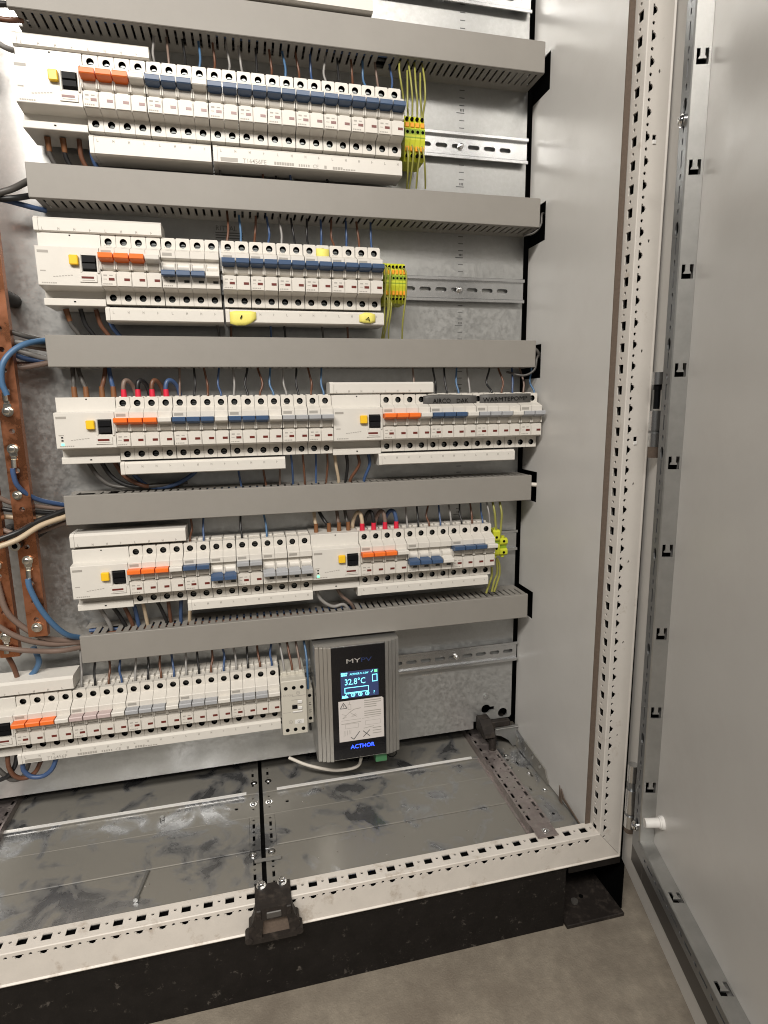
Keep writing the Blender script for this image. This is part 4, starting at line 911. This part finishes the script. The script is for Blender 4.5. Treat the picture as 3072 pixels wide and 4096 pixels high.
def bolt(x, y, z, label, lug=None, rad=5.2):
    r = root('bar_bolt', label, 'bolt', (x, y, z), 'bolts on the copper bars'); b = MB()
    b.cyl((x, y, z), (x, y-1.2, z), rad+1.4, 14); b.cyl((x, y-1.2, z), (x, y-5, z), rad, 6, smooth=False); b.dome((x, y-5, z), (0, -1, 0), rad*0.8, 0.8, 10)
    part(b, 'bolt_head', 'tin', r)
    if lug:
        b = MB(); s = lug; b.box(x-4.5, x+4.5, y-0.9, y+0.4, min(z, z+s*9), max(z, z+s*9), 0, 0.3); b.box(x-3.4, x+3.4, y-2.4, y+0.4, min(z+s*9, z+s*13), max(z+s*9, z+s*13), 0, 0.8); b.cyl((x, y-2.4, z+s*13), (x, y-3.4, z+s*23), 3.3, 10); part(b, 'cable_lug', 'tin', r)
yb = -58.2
bolt(-79.5, yb, 24, 'bolt with lug of the thick blue cable, upper one on the right copper bar', 1); bolt(-79.5, yb, -22.5, 'bolt with lug pointing down at the dark blue cable, right copper bar', -1)
bolt(-79.0, yb, -166, 'bolt with lug of the blue cable above the lowest duct, right copper bar', -1); bolt(-78, yb, -257, 'bare bolt near the lower end of the right copper bar'); bolt(-81, yb, -80.5, 'bolt half hidden beside the dark blue cable bend, right copper bar', None, 4.4)
bolt(-116, yb, -265, 'bolt with lug near the lower end of the left copper bar', -1); bolt(-116, yb, -170, 'bolt at the left picture edge on the left copper bar'); bolt(-84.5, -40, -283, 'small bolt just below the end of the right copper bar', None, 3.6)
r = root('standoff_bolt', 'bright ring-shaped hollow bolt end beside the right copper bar', 'bolt', (-91, -62, -146)); b = MB()
b.cyl((-88, -40, -144), (-88, -66, -144), 6.2, 14, 1); b.cyl((-88, -66, -144), (-88, -69, -144), 6.4, 16, 0); b.cyl((-88, -68.9, -144), (-88, -69.2, -144), 3.4, 12, 2); part(b, 'hollow_end', ['tin', 'black_rubber', 'hole'], r)
# ---------------------------------------------------------------- right side panel, post, dark neighbour bay
XP = 643.0
HZ = [(503.5, 455), (310.8, 258), (112, 62.1), (-81.4, -129.6), (-277.1, -323.5)]
r = root('side_panel', 'large light grey steel side panel with five sawn notches at the duct ends', 'side panel', (XP, -222, -574)); b = MB()
op = [(-2, -573), (222, -573), (222, 780), (-2, 780)]
for z1, z0 in HZ: op += [(-2, z1), (48, z1), (48, z0), (-2, z0)]
b.sheet((XP, 0, 0), (0, -1, 0), (0, 0, 1), op, t=1.6, back=True)
part(b, 'panel_sheet', 'paint', r)
r = root('foam_gasket', 'brown foam gasket strip down the front edge of the side panel', 'gasket', (XP+4, -223, -570)); b = MB()
b.box(XP+0.2, XP+7.6, -223.5, -222.1, -566, 780); part(b, 'strip', 'gasket', r)
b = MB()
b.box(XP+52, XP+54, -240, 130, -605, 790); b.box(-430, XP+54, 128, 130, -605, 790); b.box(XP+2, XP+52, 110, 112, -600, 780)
solo(b, 'rear_wall', 'shade_wall', None, None, (600, 129, -605), kind='structure')  # coloured near-black so the notches and the plate gap look unlit
PH = [(0, -5.6), (1.9, -5.6), (2.3, -3.6), (4.6, -2.6), (5.8, 0), (4.6, 2.6), (2.3, 3.6), (1.9, 5.6), (0, 5.6)]
r = root('frame_post', 'white perforated steel frame post between side panel and door', 'frame post', (668, -246, -605))
b = MB(); hs = []
for k in range(0, 54):
    z = 440.2 + 12*25.1 - 25.1*k
    if z < -565: break
    hs.append(rect(228.0, 237.4, z-5.2, z+5.2))
    hs.append(ngon(232.2, z+12.5, 2.0, 8))
b.sheet((651.6, 0, 0), (0, -1, 0), (0, 0, 1), rect(222, 245.0, -572, 780), hs, t=1.6)
part(b, 'inner_face', 'frame_paint', r)
b = MB(); hs = []
for k in range(0, 54):
    z = 440.4 + 12*24.95 - 24.95*k
    if z < -565: break
    hs.append([(657.0+a, z+c) for a, c in PH]); hs.append(ngon(658.6, z-12.6, 1.9, 8))
for z in (340+5, 312+1): pass
for z, w in ((382, 0), (207, 0), (84, 0), (-76, 0), (-176, 0), (-285, 0), (-418, 0)): hs.append(ngon(669.5, z, 1.3, 6, 2.2))
for z in (312, -24): hs.append(rect(665.6, 670.6, z+1, z+6.5))
b.sheet((0, -246, 0), (1, 0, 0), (0, 0, 1), [(652.4, -565.7), (683.2, -602.4), (683.2, 780), (652.4, 780)], hs, t=1.6)
b.prism([(651.6, -245.0), (652.4, -246.0), (652.6, -244.5), (651.9, -244)], -572, 780, axis=2)
b.prism([(683.2, -246), (684.6, -247.4), (685.6, -247.0), (685.8, -244), (683.2, -244)], -605, 780, axis=2)
b.box(684.2, 685.8, -244, -222, -605, 780); b.box(653.4, 684.2, -223.6, -222, -560, 780)
part(b, 'front_face', 'frame_paint', r)
b = MB(); b.box(656, 681, -241, -240.5, -600, 780); b.box(656.5, 657, -240, -226, -570, 780); part(b, 'shade_backing', 'hole', r)  # black sheets added behind the perforations, painted shade of the hollow post
for z in (312, -24):
    b = MB(); b.box(665.8, 670.4, -247.2, -245.5, z-3.5, z+1, 0, 0.5); part(b, 'spring_tongue', 'white_plastic', r)

# ---------------------------------------------------------------- bottom front rail
r = root('bottom_rail', 'white perforated steel rail along the front bottom of the cabinet', 'frame rail', (250, -246, -606))
b = MB(); hs = []
for k in range(-14, 29):
    x = 153.8 + 25.25*k
    if x > 640: break
    hs.append(rect(x-5.3, x+5.3, 228.4, 237.8)); hs.append(ngon(x+12.6, 231.5, 1.9, 8))
# seen from above: u to the right, w towards the back
b.sheet((0, 0, -565), (1, 0, 0), (0, 1, 0), rect(-460, 652, -245.2, -222), [[(p, -q) for p, q in h] for h in hs], t=1.6)
b.prism([(-222, -565), (-222, -573), (-220.6, -573), (-220.6, -565.6), (-221, -565)], -460, 652)
part(b, 'top_face', 'rail_paint', r)
b = MB(); hs = []
for k in range(-14, 29):
    x = 127.9 + 25.25*k
    if x > 640: break
    hs.append([(x+c, -570.0-a) for a, c in PH]); hs.append(ngon(x-12.8, -571.4, 2.0, 8))
b.sheet((0, -246, 0), (1, 0, 0), (0, 0, 1), [(-460, -604), (684, -604), (652.1, -566), (-460, -566)], hs, t=1.6)
b.prism([(-246, -566), (-245.2, -565), (-244, -565.4), (-244.5, -566.4)], -460, 652)
b.prism([(-246, -604), (-247.6, -605.4), (-247.2, -606.6), (-244, -606.6), (-244, -604)], -460, 684.6)
part(b, 'front_face', 'rail_paint', r)
b = MB(); b.box(-460, 650, -240.5, -240, -602, -572); b.box(-460, 650, -240, -224, -572.5, -572); part(b, 'shade_backing', 'hole', r)  # black sheets added under the holes, painted shade of the hollow rail
b = MB(); b.box(-460, 640, -222, -220.4, -600, -574); part(b, 'inner_wall', 'zinc_dark', r)

# ---------------------------------------------------------------- cabinet floor plates
ZF = -575.0
def floor_plate(x0, x1, y0, y1, z, lip, holes, label):
    r = root('floor_plate', label, 'floor plate', (x0, y0, z), 'zinc floor plates of the cabinet'); b = MB()
    b.sheet((0, 0, z), (1, 0, 0), (0, 1, 0), rect(x0, x1, y0, y1), holes, t=1.5)
    b.prism([(y0, z), (y0-1.0, z-0.6), (y0-1.2, z-6), (y0, z-6)], x0, x1)
    part(b, 'sheet', 'floor_zinc', r)
    if lip:
        b = MB(); b.prism([(y0-0.4, z), (y0-1.4, z+0.3), (y0-1.2, z+1.6), (y0+2.2, z+2.6), (y0+2.4, z)], (x0+6 if x0 < 0 else x0+22), (x1-19 if x1 < 200 else x1-12)); part(b, 'glint_edge', 'zinc_glint', r)  # worn raised edge; its shine from the lamp is painted in
colL, colR = 184.0, 208.0
def holecol(cx, ya, yb):
    h = []; y = yb-6; k = 0
    while y > ya+6:
        h.append(slot(0, 0, 3, 3) and (ngon(cx, y, 1.9, 8) if k % 2 == 0 else rect(cx-1.8, cx+1.8, y-5.2, y+5.2))); y -= 12.5; k += 1
    return h
floor_plate(-430, 193, -26, 110, ZF+2.2, True, holecol(colL, -20, 40), 'rearmost left floor plate with a bright raised front edge, below the mounting plate')
floor_plate(-430, 193, -78.0, -28.0, ZF+0.4, False, holecol(colL, -74, -30) + [ngon(159, -54.3, 3.0, 10)], 'left floor plate with a dark round hole, second from rear')
floor_plate(-430, 178, -146.5, -80, ZF+1.2, False, [], 'third left floor plate from the rear, dusty and plain')
floor_plate(-430, 193, -221, -148.6, ZF+0.2, False, holecol(colL, -216, -150), 'front left floor plate with a bolt lying on it')
floor_plate(199, 562, -26, 110, ZF+2.2, True, holecol(colR, -20, 40), 'rearmost right floor plate with a bright raised front edge, below the controller')
floor_plate(199, 562, -77, -28.0, ZF+0.4, False, holecol(colR, -74, -30) + [ngon(235.3, -54.5, 3.0, 10)], 'right floor plate with a dark round hole, second from rear')
floor_plate(215, 562, -142.5, -79, ZF+1.2, False, [], 'third right floor plate from the rear, with smeared dust')
floor_plate(199, 562, -221, -144.6, ZF+0.2, False, holecol(colR, -216, -150), 'front right floor plate with streaks in the dust')
floor_plate(562, 655, -221, 110, ZF-1.0, False, [ngon(610, -40, 3, 8), slot(622, -52, 5, 12), ngon(630, -90, 2.6, 8), slot(612, -120, 4, 11), ngon(600, -155, 2.4, 8), slot(632, -70, 4, 10), ngon(618, -180, 2.6, 8)], 'dusty floor plate in the right corner, outside the pinkish rail')
b = MB(); b.box(-340, 660, -224, 130, -604, -596); solo(b, 'cavity_floor', 'shade_wall', None, None, (200, -100, -604), kind='structure')  # near-black sheet added below, shade for the gaps between the plates
# strips carrying the hole columns between the plates
for cx, xa, xb, nm in ((colL, 178.4, 193, 'left'), (colR, 199, 214.6, 'right')):
    r = root('seam_strip', '%s perforated zinc strip along the gap between the floor plates' % nm, 'strip', (cx, -110, ZF), 'perforated strips at the floor gap'); b = MB()
    b.sheet((0, 0, ZF+0.7), (1, 0, 0), (0, 1, 0), rect(xa, xb, -147.2, -79.2), holecol(cx, -147, -80), t=1.2); part(b, 'strip_sheet', 'floor_zinc', r)
def floor_screw(x, y, z, label, rad=3.6):
    r = root('floor_screw', label, 'screw', (x, y, z), 'screws in the cabinet floor'); b = MB()
    b.cyl((x, y, z), (x, y, z+0.6), rad+1.6, 12); b.dome((x, y, z+0.6), (0, 0, 1), rad, 2.4, 12); part(b, 'screw_head', 'chrome', r)
for cx, nm in ((186.0, 'left'), (208.5, 'right')):
    for k, y in enumerate((-1.1, -51.0, -155.0)): floor_screw(cx-2.0*k if cx < 200 else cx-0.8*k, y, ZF+2.3 if k == 0 else ZF+0.9, '%s bright screw in the %s strip of the floor gap' % (('rear', 'middle', 'front')[k], nm))
for x, y, nm in ((612, -30, 'rear'), (604, -62, 'second'), (628, -84, 'third'), (632, -128, 'front')): floor_screw(x, y, ZF-0.9, '%s bright screw in the dusty right corner plate' % nm, 3.0)
r = root('gap_clip', 'small zinc clip bridging the floor gap near the latch block', 'clip', (200, -173, ZF)); b = MB()
b.prism([(-170.0, ZF+1), (-171, ZF+6.5), (-175.5, ZF+5.5), (-175.0, ZF+4.5), (-172.2, ZF+5.2), (-171.6, ZF+1)], 184, 218.5); part(b, 'clip_sheet', 'zinc_dull', r)
r = root('loose_bolt', 'thin loose bolt lying on the front left floor plate', 'bolt', (43, -175, ZF+2)); b = MB()
b.cyl((47.5, -152, ZF+3), (40.5, -194, ZF+3), 1.9, 8, r1=1.5); b.cyl((40.6, -193.5, ZF+3.2), (39.9, -198, ZF+3.2), 3.2, 6, smooth=False); part(b, 'bolt_body', 'zinc_dull', r)
r = root('loose_nut', 'small loose nut on the second left floor plate', 'nut', (52, -44, ZF+2)); b = MB(); b.cyl((52, -50, ZF+1.0), (52, -50, ZF+5), 3.4, 6, smooth=False); part(b, 'nut_body', 'zinc_dull', r)

b = MB(); rnd = random.Random(11)
for k in range(150):
    x = rnd.uniform(-150, 640); y = rnd.uniform(-215, -5); z = ZF+0.5
    if k % 4 == 0: y = rnd.gauss(-36, 10); x = rnd.uniform(-60, 150)
    if 195 < x < 200: continue
    if k % 5 == 0: y = rnd.uniform(-262, -247) if False else rnd.uniform(-60, -10); x = rnd.uniform(600, 636)
    h = rnd.uniform(0.4, 1.1); v = [(x+rnd.uniform(.3, 1)*h*c, y+rnd.uniform(.3, 1)*h*d, z+e*h*1.2) for c, d, e in ((1, 0, 0.2), (-.6, .8, 0.1), (-.6, -.8, 0.1), (0, 0, 1.6))]
    b.add(v, [(0, 1, 3), (1, 2, 3), (2, 0, 3), (0, 2, 1)], k % 3)
solo(b, 'debris', ['sticker', 'gasket', 'concrete'], 'small crumbs and drilling dust scattered on the cabinet floor', 'debris', (200, -100, ZF), kind='stuff')
# ---------------------------------------------------------------- punched floor rails
def punched_rail(x0, x1, y0, y1, z, label):
    r = root('punched_rail', label, 'rail', ((x0+x1)/2, y0, z), 'pinkish punched rails on the cabinet floor'); b = MB(); hs = []
    y = y1-8; k = 0
    while y > y0+8:
        for cx in (x0+5.0, x1-5.0):
            hs.append(rect(cx-2.0, cx+2.0, y-5.4, y+5.4) if k % 2 == 0 else ngon(cx, y, 1.9, 8))
        if k % 2: hs.append(ngon((x0+x1)/2, y+5, 1.7, 8))
        y -= 12.4; k += 1
    b.sheet((0, 0, z), (1, 0, 0), (0, 1, 0), rect(x0, x1, y0, y1), hs, t=1.5)
    b.box(x0, x0+1.5, y0, y1, z-14, z-1.2); b.box(x1-1.5, x1, y0, y1, z-14, z-1.2)
    b.prism([(x0-3.5, z-14), (x0, z-14), (x0, z-12.5), (x0-3.5, z-12.5)], y0, y1, axis=1); b.box(x0+1.5, x1-1.5, y0, y0+1.2, z-14, z-1.6); b.box(x0+1, x1-1, -236, y0, z-1.5, z-0.2); part(b, 'rail_sheet', 'yellow_zinc', r)
    b = MB(); b.box(x0+2, x1-2, y0, y1, z-14.5, z-13.5); part(b, 'inside', 'hole', r)  # black sheet added under the holes, painted shade of the channel
punched_rail(563, 595, -212, 60, -561, 'pinkish punched rail on the cabinet floor at the right')
punched_rail(-202, -166, -212, 60, -561, 'pinkish punched rail on the cabinet floor at the left picture edge')
floor_screw(579, -226, -561, 'bright screw on the bottom rail at the end of the pinkish rail', 3.6)

# ---------------------------------------------------------------- right corner bracket, punched side strip, black clamp
r = root('corner_bracket', 'bent zinc bracket in the rear right corner of the cabinet floor', 'bracket', (625, -8, -575)); b = MB()
b.prism([(600, -534), (642, -532), (642, -572), (634, -572), (626, -560), (612, -550), (601, -547), (600, -541)], -9.5, -8, axis=1)
b.box(599, 642, -14, -8, -534.6, -533, 0, 0.4)
part(b, 'bracket_sheet', 'zinc_dull', r)
r = root('punched_strip', 'upright punched zinc strip along the foot of the side panel', 'strip', (640, -60, -575)); b = MB()
hs = [slot(0, 0, 1, 1) and [(12+26*k+p, -558.5+q) for p, q in ((0, -4), (5, -4.5), (9, 2), (9, 5), (4, 4.6), (0, -1))] for k in range(4)]
b.sheet((640.5, 0, 0), (0, -1, 0), (0, 0, 1), [(-10, -573.5), (122, -573.5), (122, -566), (116, -562), (112, -553), (-6, -541), (-10, -541)], hs, t=1.5, back=True)
part(b, 'strip_sheet', 'floor_zinc', r)
r = root('bent_tab', 'small dark pointed metal tab at the foot of the side panel', 'tab', (641, -165, -574)); b = MB()
b.prism([(-161, -552), (-163, -566), (-213, -573), (-213, -571), (-170, -562)], 640.2, 641.6); b.prism([(-158, -548), (-168, -574), (-158, -574)], 639.2, 640.2); part(b, 'tab_sheet', 'gasket', r)
r = root('plate_clamp', 'black plastic clamp holding the lower right corner of the mounting plate', 'clamp', (600, -10, -540)); b = MB()
b.prism([(3, -511), (-14, -511), (-34, -526), (-36, -533), (-30, -536), (3, -534)], 569, 588.5); part(b, 'arm', 'black_rubber', r)
b = MB(); b.box(586, 631, PY+3.4, 40, -546, -530); b.box(586, 630, -6, PY-0.4, -545, -524, 0, 1.0); part(b, 'foot', 'black_rubber', r)
b = MB(); b.cyl((588, -26, -538), (588, -26, -572), 6.5, 12); part(b, 'knob', 'black_rubber', r)
r = root('plate_screw', 'round pressed mark with a screw above the keyhole of the mounting plate', 'screw', (587.3, PY, -479)); b = MB()
b.cyl((587.3, PY, -479), (587.3, PY-0.8, -479), 5.0, 14); b.cyl((587.3, PY-0.8, -479), (587.3, PY-1.4, -479), 2.4, 10); part(b, 'screw_head', 'zinc', r)

# ---------------------------------------------------------------- latch block on the bottom rail
r = root('latch_block', 'black plastic door latch block with two bolts on the bottom rail', 'latch', (205, -256, -606)); b = MB()
fr = [(184.0, -561), (226.6, -561), (229.0, -574), (235.2, -589), (233.5, -600), (231, -607), (176, -607), (174.0, -600), (175.5, -586), (181, -574)]
wn = [(192.5, -577), (220.5, -577), (223.5, -600.5), (189.5, -600.5)]
b.sheet((0, -261, 0), (1, 0, 0), (0, 0, 1), fr, [wn], t=13, back=True)
b.prism([(184.0, -561), (226.6, -561), (227.4, -566), (183.2, -566)], -248, -223, axis=1)
b.box(184.2, 191.0, -262.6, -248, -574, -561.4, 0, 1.2); b.box(219.5, 226.4, -262.6, -248, -574, -561.4, 0, 1.2)
for x in (174.6, 234.4): b.cyl((x, -262.5, -600), (x, -247, -600), 4.6, 10)
for x in (178.6, 231.6): b.cyl((x, -261.5, -584), (x, -247, -584), 3.4, 10)
part(b, 'block', 'black_rubber', r)
b = MB(); b.box(196.5, 214, -262.4, -247, -574.5, -566, 0, 0.8); part(b, 'inner_bridge', 'w_dgrey', r)
b = MB(); b.prism([(-248, -577.5), (-251, -577.5), (-256, -601.5), (-248, -601.5)], 190.6, 222.6); part(b, 'inner_tray', 'gasket', r)
for x in (191.8, 217.4):
    b = MB(); b.cyl((x, -226.5, -561), (x, -226.5, -559.4), 6.2, 14); b.cyl((x, -226.5, -559.4), (x, -226.5, -555.8), 4.6, 6, smooth=False); b.dome((x, -226.5, -555.8), (0, 0, 1), 3.8, 1.4, 10); part(b, 'clamp_bolt', 'chrome', r)

# ---------------------------------------------------------------- plinth
r = root('plinth_cover', 'long black scuffed plinth panel under the cabinet', 'plinth', (200, -240, -710)); b = MB()
b.prism([(-226, -610), (-238.6, -610), (-240.6, -612), (-240.6, -617), (-239.0, -619), (-239.0, -709), (-226, -709)], -460, 606.5)
part(b, 'panel', 'plinth', r)
r = root('plinth_corner', 'open black plinth corner piece under the frame post', 'plinth', (655, -240, -710)); b = MB()
b.box(608.5, 700, -246, -100, -709.5, -703.5, 0, 0.8)
b.prism([(-246, -703.5), (-102, -703.5), (-102, -702)], 688, 690.5)
part(b, 'base_plate', 'black_rubber', r)
b = MB(); b.box(608.5, 690, -243, -240, -622, -607.5, 0, 1.2); part(b, 'upper_lip', 'plinth', r)
b = MB(); b.box(608.5, 703, -100, -98, -704, -608); b.box(699, 701, -238, -100, -703.5, -608); b.box(608.5, 699, -240, -100, -614, -607.5); part(b, 'inner_walls', 'hole', r)  # recess walls in near-black, the shade put into their colour
b = MB(); b.cyl((640, -212, -703.5), (640, -212, -701.0), 5.5, 10); b.cyl((655, -205, -703.6), (655, -205, -703.3), 3.5, 10, 1); part(b, 'foot_bolt', ['w_dgrey', 'hole'], r)
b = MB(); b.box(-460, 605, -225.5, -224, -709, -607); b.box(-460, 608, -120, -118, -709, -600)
solo(b, 'plinth_core', 'shade_wall', None, None, (200, -200, -709), kind='structure')

# ---------------------------------------------------------------- open door
ang = math.radians(-106.8)
r = root('cabinet_door', 'open light grey cabinet door with a punched tubular frame inside', 'door', (697, -250, 0))
r.rotation_euler = (0.00465, 0, ang); LOC[r.name] = (0, 0, 0)
NK, NT = 9.0, 26.8      # door sheet and frame face, distances from the hinge plane (local -y)
ZD0, ZD1, SD = -617.0, 760.0, 900.0
b = MB()
b.box(-8, SD, -NK, -NK+1.6, ZD0, ZD1, 0, 0.5)
b.box(-8, -6.4, -NK+1.6, 12, ZD0, ZD1); b.box(-6.4, SD, -NK+1.6, 12, ZD0, ZD0+1.6); b.box(-6.4, SD, 10.6, 12, ZD0+1.6, ZD1)
part(b, 'door_skin', 'paint', r)
b = MB(); b.box(32, 69, -NK-3.0, -NK, -584, 750, 0, 0.8); b.box(69, SD-20, -NK-3.0, -NK, -584, -530, 0, 0.8); part(b, 'door_gasket', 'w_dgrey', r)
SB, SA, ZT2, ZB2 = 90.5, 70.5, -508.0, -528.0
US = [(-5.8, 7.0), (-5.8, -7.0), (5.8, -7.0), (5.8, 7.0), (2.3, 7.0), (2.3, 1.0), (3.8, -1.2), (3.8, -2.0), (-3.8, -2.0), (-3.8, -1.2), (-2.3, 1.0), (-2.3, 7.0)]
b = MB()
# inner side of the upright tube, facing away from the hinge: u = local -y -> +y, w = z
hs = [[(-17.3+a, 351.6-98.2*k+c) for a, c in US] for k in range(-4, 9)]
b.sheet((SB, 0, 0), (0, 1, 0), (0, 0, 1), rect(-NT+1.2, -NK-0.2, ZT2, 750), hs, t=1.6)
b.prism([(SB, -NT+1.2), (SB-1.2, -NT), (SB-2.0, -NT+0.6), (SB-1.0, -NT+2)], ZT2, 750, axis=2)
hs = [[(173+101*k-c, -16.8+a) for a, c in US] for k in range(0, 7)]
b.sheet((0, 0, ZT2), (1, 0, 0), (0, 1, 0), rect(SB-16, SD-20, -NT+1.2, -NK-0.2), hs, t=1.6)
b.prism([(-NT+1.2, ZT2), (-NT, ZT2-1.2), (-NT+0.6, ZT2-2), (-NT+2, ZT2-1.0)], SB-1, SD-20)
part(b, 'tube_inner_face', 'zinc_dull', r)
b = MB(); hs = []; z = 740; k = 0; ms = (SA+SB)/2
while z > ZT2+8:
    hs.append(ngon(ms, z, 1.7, 8, 3.4) if k % 2 == 0 else rect(ms-1.3, ms+1.3, z-8.2, z+8.2)); z -= 16.4; k += 1
    if k % 6 == 5: hs.append(ngon(ms, z, 4.2, 10, 7.0)); z -= 16.4
b.sheet((0, -NT, 0), (1, 0, 0), (0, 0, 1), rect(SA, SB-1.2, ZB2, 750), hs, t=1.6)
hs = []; x = 110; k = 0; mz = (ZT2+ZB2)/2
while x < SD-40:
    hs.append(ngon(x, mz, 3.4, 8, 1.7) if k % 2 == 0 else rect(x-8.2, x+8.2, mz-1.3, mz+1.3)); x += 16.4; k += 1
b.sheet((0, -NT, 0), (1, 0, 0), (0, 0, 1), rect(SB-1.2, SD-20, ZB2, ZT2-1.2), hs, t=1.6)
b.box(SA, SA+1.5, -NT+1.6, -NK-3, ZB2+1.5, 750); b.box(SA, SD-20, -NT+1.6, -NK-3, ZB2, ZB2+1.5)
part(b, 'perforated_face', 'zinc_dark', r)
b = MB(); b.box(SA+6, SA+6.5, -NT+5, -NK-3.2, ZT2, 750); b.box(SB, SD-22, -NT+4.5, -NK-3.2, ZT2-9, ZT2-8.5); b.box(SA+6.5, SB-4, -NK-4.2, -NK-3.2, ZT2, 750); part(b, 'shade_backing', 'hole', r)  # black sheets added behind the cut-outs, painted shade of the tube
b = MB(); b.cyl((111, -NK, -465), (111, -NK-21, -466), 5.6, 16); b.cyl((111, -NK, -465), (111, -NK-3.4, -465), 7.8, 16); b.cyl((111, -NK-3.4, -465), (111, -NK-5.2, -465), 6.8, 16)
part(b, 'door_buffer', 'white_plastic', r)
for s, z in ((80, 300), (80, -494)):
    b = MB(); b.cyl((s, -NT+1, z), (s, -NT-2.5, z), 6.2, 12); b.dome((s, -NT-2.5, z), (-0.2, -1, 0), 5.2, 3.5, 12); part(b, 'frame_bolt', 'chrome', r)
# hinges
def hinge(segs, label):
    h = root('door_hinge', label, 'hinge', (697, -250, 0), 'zinc hinges of the open door')
    h.rotation_euler = (0.00465, 0, ang); h.location = r.location; LOC[h.name] = (0, 0, 0)
    for nm, z0, z1, rad, m in segs[1]:
        b = MB(); b.cyl((26, -14.5, z0), (26, -14.5, z1), rad, 16); part(b, nm, m, h)
    b = MB(); b.box(6, 24, -NK-2.4, -NK-0.1, segs[2][0], segs[2][1], 0, 0.3); part(b, 'hinge_leaf', 'zinc', h)
hinge((59, [('upper_knuckle', 58, 44, 7.2, 'zinc'), ('hinge_pin', 44, 38, 4.6, 'black'), ('hinge_pin', 38, 16, 3.6, 'black'), ('middle_knuckle', 14, -9, 7.4, 'zinc'), ('collar', -9, -12, 6.0, 'zinc_dark'), ('lower_knuckle', -12, -28, 7.2, 'zinc'), ('end_cap', -28, -41, 6.8, 'gasket')], (14, -28)), 'upper zinc door hinge beside the post')
hinge((-443, [('upper_knuckle', -446, -470, 6.6, 'zinc'), ('hinge_pin', -470, -482, 4.4, 'zinc_dark'), ('middle_knuckle', -482, -516, 7.2, 'zinc'), ('collar', -516, -520, 6.0, 'zinc_dark'), ('lower_knuckle', -520, -538, 7.2, 'zinc'), ('end_cap', -538, -545, 6.8, 'gasket')], (-482, -538)), 'lower zinc door hinge above the bottom rail corner')
